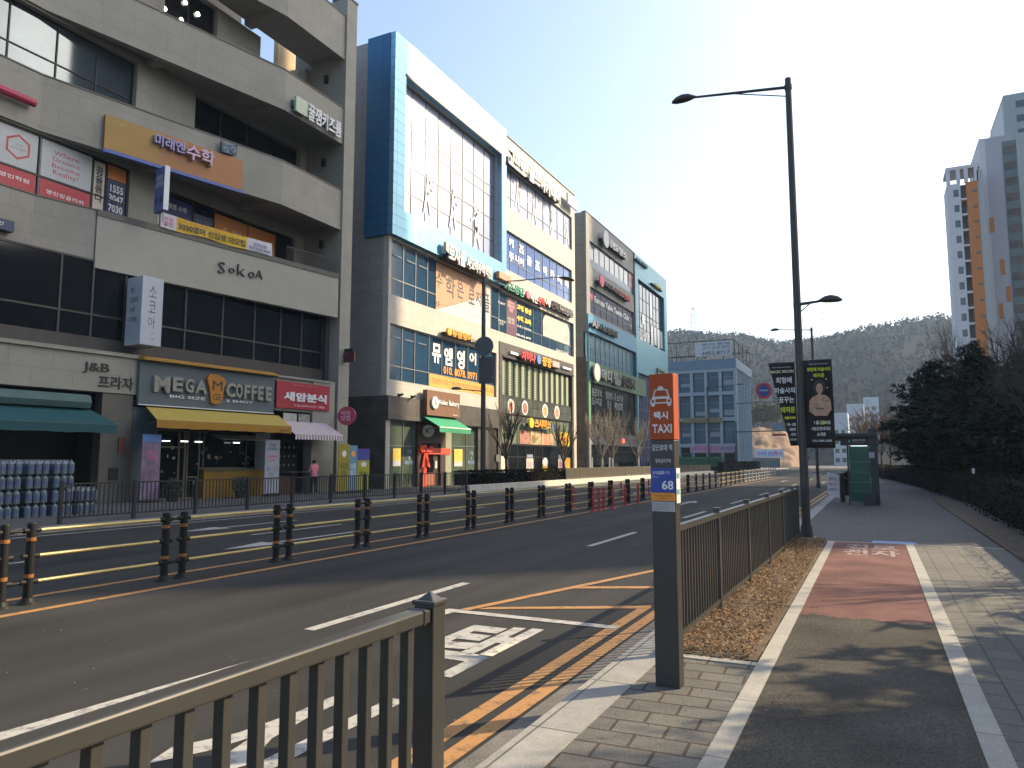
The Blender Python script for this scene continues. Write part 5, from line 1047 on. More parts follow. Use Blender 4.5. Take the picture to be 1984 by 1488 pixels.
for u, z0, z1 in ((88.0,19.4,22.2),(88.3,15.9,18.5),(89.8,16.2,18.5),(91.3,16.0,18.5),(92.8,16.2,18.4),(84.5,18.0,19.2)): zfilm(b6, PR, u, u+1.1, z0, z1, paint('film_bright', (.50,.56,.57), .2), -.18, 'blind')
LZ(PR, '유로파', LETW, b6, 82.4, 87.2, 16.3, 17.3, -.18, bold=.01)
b0 = glaze(B3, PR, 81.52, 94.58, .14, 11.78, 10, [3.2, 4.2, 7.6], mat('glass_violet', (.05,.06,.12), .08), ALU, -.2)
gs = MB(PR.M).box(.02, .25, 89.6, 93.2, 11.0, 13.2).build('empty_sign_frame', mat('frame_olive', (.14,.17,.10), .6)); bpy.data.objects.remove(gs)
m = MB().box(-23.88,-23.7,89.6,89.85,10.9,13.2).box(-23.88,-23.7,92.6,92.85,10.9,13.2).box(-23.88,-23.7,89.852,92.598,12.95,13.2).box(-23.88,-23.7,89.852,92.598,11.2,11.4).build('shop_sign', mat('frame_olive', (.14,.17,.10), .6)); tag(m, 'empty olive sign frame on the light blue panel building', 'sign frame')
sgn('grey round logo and silver lettering at the top of the grey building', 1168, 452, 1214, 505, .45, [('O', paint('logo_silver', (.45,.48,.47), .4), -.02, .20), ('강변요', LETW, .25, .60, .06), ('양소', LETW, .64, 1, .04)])
sgn('dark and maroon table tennis club lettering with pink logo', 1160, 537, 1220, 586, .40, [('O', LP, 0, .12), ('유로파', LETD, .16, .42, .04), ('탁구클럽', paint('letter_maroon', (.25,.04,.06), .5), .46, .76, .04), ('TENNIS', LETR, .78, 1, .03)])
sgn('dark raised academy lettering on the azure panel band', 1146, 618, 1196, 656, .40, [('AP', LETG, 0, .26, .05), ('시스템학원', LETD, .28, 1, .05)])
sgn('silver round logo and lettering on the green fascia', 1151, 708, 1230, 756, .45, [('O', paint('logo_pearl', (.55,.56,.52), .4), -.02, .11), ('메디', paint('letter_sage', (.3,.34,.3), .5), .15, .38, .05), ('컬', LETG, .42, .60, .06), ('한의약국', LETD, .66, 1, .04)])
sgn('dark academy lettering at the top of the light blue panels', 1232, 497, 1254, 522, .30, [('눈높이학원', paint('letter_petrol', (.05,.11,.14), .5), 0, 1, .05)])
sgn('small yellow lettering at the top right of the light blue panels', 1264, 545, 1284, 566, .40, [('가온음악', LETY, .15, .8, .04)])
tag(MB().disc((-23.75, 74.9, 3.75), (1,0,0), .22, .1, 16).build('shop_lamp', mat('lamp_red', (.9,.05,.03), .4, emit=3)), 'small glowing red lamp on the shop band', 'shop lamp')
# ---------------------------------------------------------------- far glass office
B4 = thing('office_building', 'far blue glass office building with steel frame and banner on its roof', 'building', (-24, 122, 0))
C4 = mat('column_grey', (.30,.38,.44), .6); G4 = glass('glass_office', (.08,.15,.22), .08, metal=.35)
MB().box(-32, -18.7, 115.3, 131, 0, 15.6).build('wall', mat('core_dark', (.05,.06,.07), .6), B4)
PF4 = Plane(0, 115); 
for k_, z in enumerate((.2, 4.0, 8.0, 12.0)):
    for i in range(6):
        x0 = -31.6+2.2*i; 
        f = MB().box(x0+.25, x0+2.15, 115.2, 115.28, z+.35, z+3.55).build('window', G4 if k_ else G_DARK, B4)
        MB().box(x0+.25, x0+2.15, 115.17, 115.198, z+2.5, z+2.58).build('transom', ALU, f)
        if k_ and rnd.random() < .5: MB().box(x0+.3, x0+2.1, 115.17, 115.197, z+.5+rnd.random(), z+1.2+rnd.random()).build('window_film', rnd.choice([paint('film_mist', (0,0,0)), paint('film_paleteal', (0,0,0)), FPL]), f)
for x in [-31.8+2.2*i for i in range(7)]: MB().box(x-.2, x+.25, 114.95, 115.29, 0, 15.8).build('column', C4, B4)
for z in (4.0, 8.0, 12.0, 15.6): MB().box(-32, -18.4, 114.97, 115.2, z-.25, z+.3).build('floor_band', C4, B4)
for i in range(9): MB().box(-18.7, -18.35, 115.6+1.7*i, 115.9+1.7*i, 0, 15.9).build('column', C4, B4)
MB().box(-18.68,-18.6,115.6,130,.3,15.5).build('side_glass', G4, B4)
MB().box(-32.2, -18.3, 114.9, 131.1, 15.85, 17.3).build('parapet', mat('parapet_blue', (.13,.22,.30), .5), B4)
m = MB()
for y in (115.2, 130.8):
    for i in range(4): m.bar((-32+4.5*i,y,17.3), (-32+4.5*i,y,20.3), .08, n=6)
    for z in (18.0, 20.3): m.bar((-32,y,z), (-18.5,y,z), .07, n=6)
for z in (18.0, 20.3):
    m.bar((-18.5,115.2,z), (-18.5,130.8,z), .07, n=6)
for y in (119, 123, 127): m.bar((-18.5,y,17.3), (-18.5,y,20.3), .07, n=6)
m.build('roof_frame', DARKM, B4)
bn = MB().box(-24.5, -18.9, 115.0, 115.06, 17.9, 20.1).build('banner', paint('banner_pale', (.50,.53,.55), .6)); tag(bn, 'white rental banner with a phone number on the roof frame of the far glass office', 'banner')
for s_, z0, z1, m_ in (('상가 임대 분양', 18.9, 19.5, LETG), ('6952-8717', 18.05, 18.6, LETD), ('문의 환영', 19.6, 19.9, LETN)): letter(s_, m_, bn, (-23.4, 114.98, z0), (1,0,0), (0,0,1), 4.2, z1-z0, 0)
bn = MB().box(-25.6, -18.9, 114.7, 114.75, 2.9, 4.1).build('shop_sign', paint('sign_pinkwhite', (.42,.30,.42), .5)); tag(bn, 'pink and white shop sign low on the far glass office', 'shop sign'); letter('서희부동산', paint('letter_magenta', (.5,.06,.25), .5), bn, (-25.4,114.68,3.1), (1,0,0), (0,0,1), 4.2, .8, 0); letter('공인중개', LETN, bn, (-21,114.68,3.2), (1,0,0), (0,0,1), 1.8, .6, 0)
aw = MB().prism([(-29,114.6,2.2),(-20.5,114.6,2.2),(-20.5,112.8,1.9),(-29,112.8,1.9)], (0,0,.1)).box(-29,-20.5,112.75,112.8,.7,2.0).build('market_awning', paint('awning_bottle', (.02,.10,.04), .7)); tag(aw, 'dark green market awning at the foot of the far glass office', 'awning')
sgb = MB().box(-26.5,-20.6,114.6,114.9,7.5,8.3).build('shop_sign', paint('sign_khaki', (.24,.20,.09), .5)); tag(sgb, 'khaki strip sign across the second floor of the far glass office', 'shop sign'); letter('청운 태권도', LETG, sgb, (-25.5,114.58,7.6), (1,0,0), (0,0,1), 4, .55, 0)
# ---------------------------------------------------------------- trees, hedges
BARK = mat('bark_dark', (.045,.036,.03), .9, var=.3, sc=6, bump=.4, bsc=25); BARKP = mat('bark_pale', (.20,.175,.14), .9, var=.35, sc=5); TWIG = mat('twig', (.06,.045,.036), .9, var=.3)
def branch(m, tw, p, d, L, r, lev, rr, spread=.55, up=.25, minr=.006):
    n = 3; pts = [p]
    for i in range(n):
        d = (d + V((rr.uniform(-1,1), rr.uniform(-1,1), rr.uniform(-.6,1)*.8))*.13 + V((0,0,up*.12))).normalized(); p = p + d*L/n; pts.append(p)
    tgt = m if lev >= 2 else tw
    for i in range(n):
        tgt.bar(pts[i], pts[i+1], max(minr, r*(1-.42*i/n)), max(minr*.8, r*(1-.42*(i+1)/n)), n=7 if lev >= 3 else 4 if lev >= 1 else 3, cap=False)
    if lev == 0: return
    for k in range(4 if lev > 1 else 5):
        t = rr.uniform(.35, 1.0); i = min(n-1, int(t*n)); q = pts[i].lerp(pts[i+1], t*n-i); a = d.orthogonal().normalized(); a = Matrix.Rotation(rr.uniform(0, 6.28), 3, d) @ a
        nd = (d*(1-spread*rr.uniform(.7,1.2)) + a*spread*rr.uniform(.8,1.3) + V((0,0,up))).normalized()
        branch(m, tw, q, nd, L*rr.uniform(.5,.75), r*.5, lev-1, rr, spread, up, minr)
    branch(m, tw, pts[-1], d, L*.65, r*.55, lev-1, rr, spread, up, minr)
def bare_tree(label, x, y, h, seed, z=ZP, r=.1, lev=4, bark=None, group='bare winter trees', name='bare_tree', spread=.55, up=.25, trunk=.28, minr=.006):
    rr = random.Random(seed); t = thing(name, label, 'tree', (x, y, z), group); m, tw = MB(), MB(); p = V((x, y, z)); q = V((x+rr.uniform(-.1,.1), y+rr.uniform(-.1,.1), z+h*trunk))
    m.bar(p, q, r*1.25, r, n=9)
    for k in range(4):
        a = k*1.6+rr.uniform(-.4,.4); branch(m, tw, q, V((math.cos(a)*.5, math.sin(a)*.5, 1)).normalized(), h*rr.uniform(.26,.36), r*.62, lev-1, rr, spread, up, minr)
    branch(m, tw, q, V((0,0,1)), h*.34, r*.8, lev-1, rr, spread, up, minr)
    m.build('trunk', bark or BARK, t, smooth=True); tw.build('crown', TWIG if bark is None else bark, t)
    return t
LEAFM = [mat('needle_dark', (.012,.018,.011), .75, var=.35, spec=.15), mat('needle_mid', (.019,.027,.015), .75, var=.35, spec=.15), mat('needle_olive', (.038,.041,.020), .75, var=.35, spec=.15)]
def evergreen(label, x, y, h, R_, seed, z=ZP, dens=1.0, zlow=.16):
    rr = random.Random(seed); t = thing('pine_tree', label, 'tree', (x, y, z), 'evergreen trees behind the hedge'); m = MB(); m.bar((x,y,z), (x,y,z+h*.95), .16, .03, 8); cr = MB(); br = MB()
    nb = int(130*dens)
    for b in range(nb):
        f = zlow + (1-zlow)*(b+.5)/nb; prof = math.sin(min(1, (1-f)*1.6+.06)*math.pi/2) * (.72+.28*min(1, (f-zlow)/.2)); L = R_*prof*rr.uniform(.55,1.12); a = b*2.4+rr.uniform(-.5,.5)
        p = V((x, y, z+h*f)); d = V((math.cos(a), math.sin(a), rr.uniform(-.05,.32))).normalized(); br.bar(p, p+d*L, .03, .008, n=3, cap=False); cr.mi = rr.choice((0,0,0,1,1,2))
        for c in range(max(3, int(L*3.4))):
            q = p + d*L*rr.uniform(.25, 1.05) + V((rr.gauss(0,.16), rr.gauss(0,.16), rr.gauss(0,.10)))
            for k in range(12):
                u = V((rr.uniform(-1,1), rr.uniform(-1,1), rr.uniform(-.35,.6))).normalized()*rr.uniform(.14,.30); w_ = u.cross(V((rr.uniform(-1,1), rr.uniform(-1,1), 1))).normalized()*.045; e = q + V((rr.gauss(0,.07),)*1 + (rr.gauss(0,.07), rr.gauss(0,.05)))
                cr.quad(e-u*.4-w_, e-u*.4+w_, e+u+w_*.4, e+u-w_*.4)
    m.build('trunk', BARK, t); br.build('limb', BARK, t); cr.build('crown', LEAFM, t)
    return t
evergreen('dark evergreen nearest the bus shelter, its crown leaning over the pavement', 2.9, 44, 6.6, 3.0, 1)
evergreen('dark evergreen in the middle of the clump behind the hedge', 4.3, 39, 6.3, 2.6, 2)
evergreen('tallest dark evergreen at the back of the clump', 5.6, 52, 8.4, 3.4, 3)
evergreen('broad dark evergreen at the right of the clump', 5.6, 35, 5.6, 2.6, 4)
evergreen('dark evergreen behind the hedge near the right edge', 6.3, 30, 4.6, 2.3, 5)
evergreen('far evergreen at the left of the clump, beyond the bus shelter', 3.0, 58, 6.4, 2.6, 6, dens=.8)
evergreen('dark evergreen low at the right edge of the photo', 5.6, 24.5, 3.2, 1.9, 7)
bare_tree('thin bare tree rising above the evergreens before the orange tower', 4.6, 46, 8.3, 21, lev=4, r=.09, up=.5, spread=.4)
bare_tree('bare twiggy tree in front of the grey tower', 4.9, 29, 6.6, 22, lev=4, r=.10)
bare_tree('bare brown tree at the right edge of the photo', 5.4, 26, 6.2, 23, lev=4, r=.09)
bare_tree('bare tree behind the hedge left of the grey tower', 5.4, 34, 6.4, 24, lev=4, r=.09)
for i, (x, y, h) in enumerate(((-.2,62,6.5),(.6,70,7),(-.9,76,6.8),(-.1,84,7.5),(1.2,66,6.2))): bare_tree(['slim bare tree just beyond the bus shelter', 'bare tree second beyond the bus shelter', 'bare tree at the kerb far beyond the shelter', 'farthest bare tree on the right pavement', 'bare tree behind the shelter beside the hedge'][i], x, y, h, 40+i, lev=3, r=.09, bark=mat('bark_reddish', (.075,.045,.034), .9, var=.3), minr=.012)
u_ = lambda px, X: Plane(X, 0).uz(px, 930)[0]
bare_tree('bare forked street tree before the sushi restaurant', -19.6, u_(985, -19.6), 5.6, 31, r=.10, lev=3, minr=.012, spread=.4, up=.5)
bare_tree('bare street tree before the yellow film at the corner of the sunlit building', -20.0, u_(1095, -20.0), 5.0, 32, r=.10, lev=3, minr=.012, spread=.4, up=.5)
for i, px_ in enumerate((1166, 1186, 1236)): bare_tree(['pale barked bare tree left before the shaded building', 'pale barked bare tree in the middle before the shaded building', 'pale barked bare tree nearest the taxi pylon head'][i], -20.5, u_(px_, -20.5), 6.2, 33+i, r=.12, lev=3, bark=BARKP, minr=.014, spread=.4, up=.45)
# trees beside the path whose branches throw the dappled shade (just right of the frame)
evergreen('small evergreen right of the cycle path, beyond the frame', 5.7, 10.3, 5.2, 2.5, 71, dens=.42, zlow=.3)
evergreen('small evergreen right of the cycle path, beyond the frame', 6.6, 8.6, 5.6, 2.6, 72, dens=.42, zlow=.3)
evergreen('small evergreen right of the cycle path, beyond the frame', 4.9, 8.9, 4.4, 2.2, 73, dens=.36, zlow=.3)
for i, (x, y, h, lv, sp_) in enumerate(((5.4,8.6,5.4,5,.65),(6.6,7.6,5.6,5,.65),(7.4,10.6,6.0,4,.6),(6.9,15.0,6.2,4,.5))): bare_tree('bare park tree right of the cycle path, beyond the frame', x, y, h, 60+i, r=.11, lev=lv, spread=sp_, minr=.009)
HDG = [mat('hedge_dark', (.008,.008,.006), .8, var=.5, spec=.1), mat('hedge_brown', (.020,.014,.009), .8, var=.5, spec=.1), mat('hedge_green', (.010,.014,.007), .8, var=.5, spec=.1)]
def hedge(label, path, wd, z0, z1, n, seed, s=.045):
    rr = random.Random(seed); m = MB(); c = MB(); segs = list(zip(path, path[1:])); tot = sum((V(b)-V(a)).length for a, b in segs)
    for a, b in segs:
        a, b = V((*a,0)), V((*b,0)); d = (b-a).normalized(); nn = V((d.y,-d.x,0)); L = (b-a).length
        c.prism([a-nn*wd*.30+V((0,0,z0)), a+nn*wd*.30+V((0,0,z0)), a+nn*wd*.30+V((0,0,z1-.1)), a-nn*wd*.30+V((0,0,z1-.1))], b-a)
        for k in range(int(n*L/tot)):
            t = rr.random(); side = rr.random(); off = wd*.5*(1 if side < .42 else -1 if side < .6 else rr.uniform(-1,1)); z = rr.uniform(z0, z1) if side < .6 else z1+rr.gauss(0,.03)
            p = a + d*L*t + nn*(off + rr.gauss(0,.03)) + V((0,0,z)); u = V((rr.uniform(-1,1), rr.uniform(-1,1), rr.uniform(-1,1))).normalized()*s*rr.uniform(.6,1.3); w_ = u.cross(V((rr.uniform(-1,1), rr.uniform(-1,1), .8))).normalized()*s*.5
            m.mi = rr.choice((0,0,0,1,1,2)); m.quad(p-u, p-w_, p+u, p+w_)
    t = thing('hedge', label, 'hedge', (path[0][0], path[0][1], z0)); m.build('foliage', HDG, t); c.build('inner_twigs', mat('hedge_core', (.006,.006,.005), .9, spec=.1), t); return t
hedge('long dark clipped hedge bordering the pavement on the right', [(3.0,8),(3.05,16),(3.3,31),(2.6,50),(.9,76),(-1.0,110)], .95, ZP, 1.24, 52000, 5, .038)
hedge('low dark hedge on the pale wall across the road', [(-18.5,31.5),(-18.5,45.2)], .6, .45, 1.12, 5200, 6, .055)
hedge('low dark hedge at the kerb beyond the bus shelter', [(-1.2,36),(-1.2,75)], .7, ZP, .95, 5000, 7, .06)
hedge('dark hedge at the foot of the far glass office', [(-17.6,96),(-17.6,128)], 1.2, ZP, 1.5, 3000, 8, .1)
hedge('dark shrubbery added among the evergreens to darken bright gaps behind the clipped hedge', [(6.4,14),(7.6,30),(7.4,60),(5.0,95)], 2.4, ZP, 2.3, 16000, 9, .10)  # added mass that darkens the bright ground between the trunks
setting(MB().box(1.95, 2.62, -5, 34, ZP-.02, ZP+.03).build('soil_strip', SOIL))
cp = MB().bar((2.85,27.9,1.24), (2.85,27.9,1.40), .035, .045, 12).bar((2.85,27.9,1.40), (2.85,27.9,1.41), .05, n=12).build('paper_cup', LETW); tag(cp, 'small white paper cup left on top of the hedge', 'paper cup')

# ---------------------------------------------------------------- apartment towers
AW = mat('tower_white', (.56,.55,.56), .8, var=.04); AL = mat('tower_lavender', (.40,.385,.42), .8, var=.05); AO = mat('tower_orange', (.48,.17,.04), .8, var=.04); AB = mat('tower_balcony', (.13,.12,.12), .7); AWD = glass('tower_glass', (.03,.035,.045)); AGR = mat('tower_grey', (.36,.385,.38), .8, var=.04)
def tx_(px, py, Y): return PY(px, py, Y)
t1 = thing('apartment_tower', 'white apartment tower with orange stripe and openings along its roof edge', 'apartment tower', (17, 155, 0)); Y1 = 150
def xs(px, Y=Y1): return PY(px, 500, Y).x
xl, xa, xb, xc, xr_ = xs(1843), xs(1869.5), xs(1881), xs(1903.5), xs(1911); HT = 51.4
MB().box(xl, xa, Y1, 156, 0, HT).build('wall', AW, t1); MB().box(xa, xb, Y1+1.2, 156, 0, HT).build('balcony_recess', AB, t1); MB().box(xb, xc, Y1-.1, 156, 0, HT).build('orange_stripe', AO, t1); MB().box(xc, xr_+.3, Y1, 156, 0, HT+2).build('wall', AGR, t1)
m = MB(); m.box(xl, xr_, Y1, 155.9, HT+2.6, HT+3.2)
for x in (xl, xa-.5, xb-.2, xc-.4): m.box(x, x+.6, Y1, Y1+.6, HT, HT+2.6)
m.build('roof_screen', AW, t1)
for k in range(17):
    z = HT - 2.75 - 2.83*k
    f = MB().box(xs(1855.5), xs(1865.5), Y1-.03, Y1+.1, z+.3, z+1.6).build('window', AWD, t1)
    MB().box(xa, xb, Y1-.05, Y1+1.1, z-.45, z-.1).build('balcony_slab', AW, t1)
    MB().box(xb+.9, xc-.15, Y1-.14, Y1-.09, z+.75, z+1.15).build('vent_window', AB, t1)
t2 = thing('apartment_tower', 'grey and lavender apartment tower right of the orange striped one', 'apartment tower', (23, 162, 0)); Y2 = 156
x0, x1_, x2_ = xs(1912, Y2), xs(1924, Y2), xs(1990, Y2)+8
MB().box(x0, x1_, Y2, 172, 0, 61.3).build('wall', AW, t2); MB().box(x1_, x2_, Y2-.05, 172, 0, 61.2).build('wall', AL, t2)
xw = xs(1957, Y2); MB().box(xw, xw+2.1, Y2-.2, Y2-.06, 2, 60).build('stair_window_strip', mat('tower_teal', (.10,.14,.15), .4), t2)
for k in range(19): MB().box(xw+.1, xw+2.0, Y2-.25, Y2-.205, 59-2.95*k-1.5, 59-2.95*k).build('window', AWD, t2)
MB().box(xw+2.12, x2_, Y2-.3, Y2-.06, 0, 61.0).build('wall', AGR, t2)
for x, z in ((xs(1922,Y2), 46), (xs(1928,Y2), 30), (xs(1945,Y2), 33), (xs(1937,Y2), 38)): MB().box(x, x+.7, Y2-.12, Y2-.06, z-2.8, z).build('orange_patch', AO, t2)
t3 = thing('apartment_tower', 'tallest apartment tower, only its edge showing at the right side of the photo', 'apartment tower', (34, 175, 0)); Y3 = 168
x0 = xs(1966, Y3); MB().box(x0, x0+14, Y3, 186, 0, 74).build('wall', AGR, t3); MB().box(x0-.3, x0, Y3+.2, 186, 0, 72.5).build('edge_wall', AW, t3)
for k in range(24): MB().box(x0+2, x0+4.5, Y3-.05, Y3+.1, 71-2.9*k, 72.4-2.9*k).build('window', AWD, t3)
def tower(label, cx, cy, L, D, H, rot):
    t = thing('apartment_tower', label, 'apartment tower', (cx, cy, 0)); M = Matrix.Translation((cx, cy, 0)) @ Matrix.Rotation(rot, 4, 'Z'); MB(M).box(-L/2, L/2, -D/2, D/2, 0, H).build('wall', mat('tower_slate', (.16,.165,.17), .8), t)
    for k in range(int(H/2.9)):
        m = MB(M)
        for i in range(int(L/4)): m.box(-L/2+.8+i*4, -L/2+3.2+i*4, -D/2-.06, D/2+.06, 2.9*k+1, 2.9*k+2.4)
        m.build('window_band', AWD, t)
    MB(M).box(-L/2-.3, L/2+.3, -D/2-.3, D/2+.3, H+.002, H+.8).build('parapet', AO, t); return t
c_, s_ = math.cos(R(SUN_AZ)), math.sin(R(SUN_AZ))
def sunpos(wv, tv): return wv*c_ + tv*s_, -wv*s_ + tv*c_
x, y = sunpos(-25.75, 82); tower('white apartment slab beyond the right edge of the frame, shading the road', x, y, 30.9, 13, 84, R(-SUN_AZ))
x, y = sunpos(9, 88); tower('added slate slab beyond the right edge of the frame, darkening the shop window reflections', x, y, 37, 13, 33, R(-SUN_AZ))  # added block, gives the nearest shop windows something dark to reflect
tower('unseen slate slab behind the camera, added to cut skylight on the facades', 40, -32, 14, 62, 46, 0)  # added out of view to hold back skylight from the shaded shop fronts
x, y = sunpos(-77.5, 147); tower('white apartment slab far beyond the right edge of the frame', x, y, 27.2, 13, 108, R(-SUN_AZ))

# ---------------------------------------------------------------- hill, earth bank, far things
HILL = mat('hill_floor_hazy', (.017,.017,.0175), .95, var=.25, spec=.05, sc=.06)  # greyed dark tone, haze tint and backlight put into the colour
import mathutils.noise as mn
def sky_e(az):      # elevation of the ridge as seen along a bearing (tangents)
    pts = [(-.6,.145),(-.35,.154),(-.253,.158),(-.162,.158),(-.11,.146),(-.048,.148),(.011,.154),(.0825,.153),(.2,.15),(.5,.12)]
    for (a, e), (b, f) in zip(pts, pts[1:]):
        if a <= az <= b: return e+(f-e)*(az-a)/(b-a)
    return .12
hm = MB(); na, nr = 150, 44; r0, r1 = 300, 760
def hill_pt(az, rr_):
    t = (rr_-r0)/(640-r0); h = sky_e(az)*640*(math.sin(min(1, max(0, t))*math.pi/2)**1.15); x, y = rr_*math.sin(math.atan(az)), rr_*math.cos(math.atan(az))
    if rr_ > 640: h *= 1-.5*((rr_-640)/120)**2
    h += (mn.noise(V((x*.012, y*.012, 3)))*9 + mn.noise(V((x*.04, y*.04, 7)))*2)*min(1, max(0, t)*2.2)*(.35 if abs(t-1) < .12 else 1)
    return V((x, y, max(-1, h)))
for j in range(nr+1):
    for i in range(na+1): hm.v.append(hill_pt(-.75+1.45*i/na, r0+(r1-r0)*j/nr))
for j in range(nr):
    for i in range(na): a = j*(na+1)+i; hm.f.append([a, a+1, a+na+2, a+na+1]); hm.m.append(0)
setting(hm.build('hill', HILL, smooth=True))
WOODM = [mat('wood_hazy_dark', (.015,.0155,.016), .95, var=.1, spec=.05, sc=.2), mat('wood_hazy_grey', (.018,.018,.0185), .95, var=.1, spec=.05, sc=.2), mat('wood_hazy_green', (.013,.0145,.014), .95, var=.1, spec=.05, sc=.2)]  # tree tones greyed for haze and darkened as if backlit
wm = MB(); rr = random.Random(9)
for k in range(8000):
    az = rr.uniform(-.42, .18); ridge = rr.random() < .28; q = hill_pt(az, rr.uniform(618, 652) if ridge else rr.uniform(310, 640)); s = rr.uniform(.7, 1.4); wm.mi = rr.choice((0,0,1,1,2)); h = rr.uniform(2.5, 5.2)
    c0 = q + V((0,0,h*.55))
    for i in range(7):
        d = V((rr.gauss(0,1), rr.gauss(0,1), rr.gauss(0,1))).normalized(); u = d.orthogonal().normalized()*s*rr.uniform(.4,.9); v = d.cross(u).normalized()*s*rr.uniform(.3,.7); c = c0 + V((rr.gauss(0,s*.4), rr.gauss(0,s*.4), rr.gauss(0,h*.22))); wm.quad(c-u, c-v, c+u, c+v)
    if ridge: wm.bar(q-V((0,0,1)), q+V((0,0,h)), .16, .05, n=3, cap=False)
tag(wm.build('hill_woodland', WOODM), kind='stuff')
LAT = mat('lattice_steel', (.25,.26,.27), .6)
for px_, top, lab in ((1350, 606, 'lattice power pylon on the ridge above the far glass office'), (1606, 628, 'fainter lattice power pylon on the ridge behind the street lamp')):
    az = ray(px_, 893).x/ray(px_, 893).y; b_ = hill_pt(az, 646); D = math.hypot(b_.x, b_.y); H = CAMZ + (893-top)/1420*D*1.02 - b_.z + 3; t = thing('power_pylon', lab, 'power pylon', tuple(b_-V((0,0,3))), 'power pylons on the ridge'); m = MB(); z0 = b_.z-3
    for sx, sy in ((-1,-1),(1,-1),(1,1),(-1,1)): m.bar((b_.x+sx*3,b_.y+sy*3,z0), (b_.x+sx*.5,b_.y+sy*.5,z0+H), .22, .16, 4)
    for i in range(8):
        a, c = i/8, (i+1)/8; wa, wc = 3-2.5*a, 3-2.5*c
        m.bar((b_.x-wa,b_.y-wa,z0+H*a), (b_.x+wc,b_.y-wc,z0+H*c), .12, n=3); m.bar((b_.x+wa,b_.y-wa,z0+H*a), (b_.x-wc,b_.y-wc,z0+H*c), .12, n=3)
    m.build('lattice', LAT, t)
    for f in (.62, .8, .96): MB().bar((b_.x-6.5,b_.y,z0+H*f), (b_.x+6.5,b_.y,z0+H*f), .2, n=4).build('cross_arm', LAT, t)
# bare earth bank at the end of the road
eb = MB(); nx, nz = 70, 30; A_, B_ = PY(1448, 860, 205), PY(1530, 860, 205)
for j in range(nz+1):
    for i in range(nx+1):
        u, t = i/nx, j/nz; x = A_.x-14 + (B_.x-A_.x+15)*u; hh = 11.8*min(1, math.sin(min(1, max(0, (u-.02)*1.0))*math.pi)**.35 if 0 < u < 1 else 0); y = 200 + 26*t; z = hh*t**.8 + (mn.noise(V((x*.2, y*.2, 1)))*1.1 + mn.noise(V((x*.7, y*.7, 5)))*.5)*min(1, t*3); eb.v.append(V((x, y, max(-.2, z))))
for j in range(nz):
    for i in range(nx): a = j*(nx+1)+i; eb.f.append([a, a+1, a+nx+2, a+nx+1]); eb.m.append(0)
setting(eb.build('earth_bank', mat('bare_earth', (.15,.095,.054), .95, var=.4, sc=.35, bump=.6, bsc=1.5), smooth=True))
for i, px_ in enumerate((1462, 1478, 1492, 1505)):
    p = PY(px_, 815, 232); t = thing('pine_tree', 'small yellowish pine on top of the bare earth bank', 'tree', (p.x, 232, 12), 'pines on the earth bank'); MB().bar((p.x,232,11), (p.x,232,17), .2, .05, 6).build('trunk', BARK, t); m = MB(); bush(m, (p.x,232,16.0), 2.0, 3.0, 420, rr, .5); m.build('crown', mat('pine_yellow', (.11,.10,.04), .9), t)
fw_ = MB().box(PY(1440,900,182).x, PY(1512,900,182).x, 182, 182.6, 0, 2.4).build('site_fence', mat('fence_slate', (.09,.11,.125), .7)); tag(fw_, 'long slate grey site fence across the end of the road', 'fence')
p0_, p1_ = PY(1463, 888, 181.6), PY(1517, 872, 181.6); bn = MB().box(p0_.x, p1_.x, 181.55, 181.6, 2.45, 4.4).build('banner', paint('banner_bluewhite', (.55,.57,.66), .6)); tag(bn, 'white banner with blue and red lettering at the end of the road', 'banner')
letter('아파트 분양', paint('letter_cobalt', (.06,.12,.5), .5), bn, (p0_.x+.5,181.5,2.8), (1,0,0), (0,0,1), (p1_.x-p0_.x)*.62, 1.0, 0); letter('특가', paint('letter_cerise', (.55,.08,.2), .5), bn, (p0_.x+(p1_.x-p0_.x)*.7,181.5,2.8), (1,0,0), (0,0,1), (p1_.x-p0_.x)*.26, 1.1, 0); MB().box(p0_.x-.1,p0_.x,181.6,181.7,0,4.5).box(p1_.x,p1_.x+.1,181.6,181.7,0,4.5).build('pole', ALU, bn)
FB = mat('far_block_grey', (.36,.40,.46), .8)
for i, (a, b, top, Y, lab) in enumerate(((1672,1702,770,330,'distant grey blue apartment block behind the bus shelter'),(1640,1673,783,300,'distant lower apartment block left of the taller grey blue one'),(1612,1642,800,260,'distant pale block behind the banner'))):
    p, q = PY(a, top, Y), PY(b, top, Y); t = thing('apartment_block', lab, 'apartment block', ((p.x+q.x)/2, Y, 0)); MB().box(p.x, q.x, Y, Y+14, 0, p.z).build('wall', FB, t)
    n = max(2, int((q.x-p.x)/2.2))
    for k in range(int(p.z/3)-1):
        m = MB()
        for j in range(n): m.box(p.x+.5+j*(q.x-p.x-.6)/n, p.x+.5+(j+.6)*(q.x-p.x-.6)/n, Y-.05, Y+.1, 3*k+1.2, 3*k+2.6)
        m.build('window_band', AWD, t)
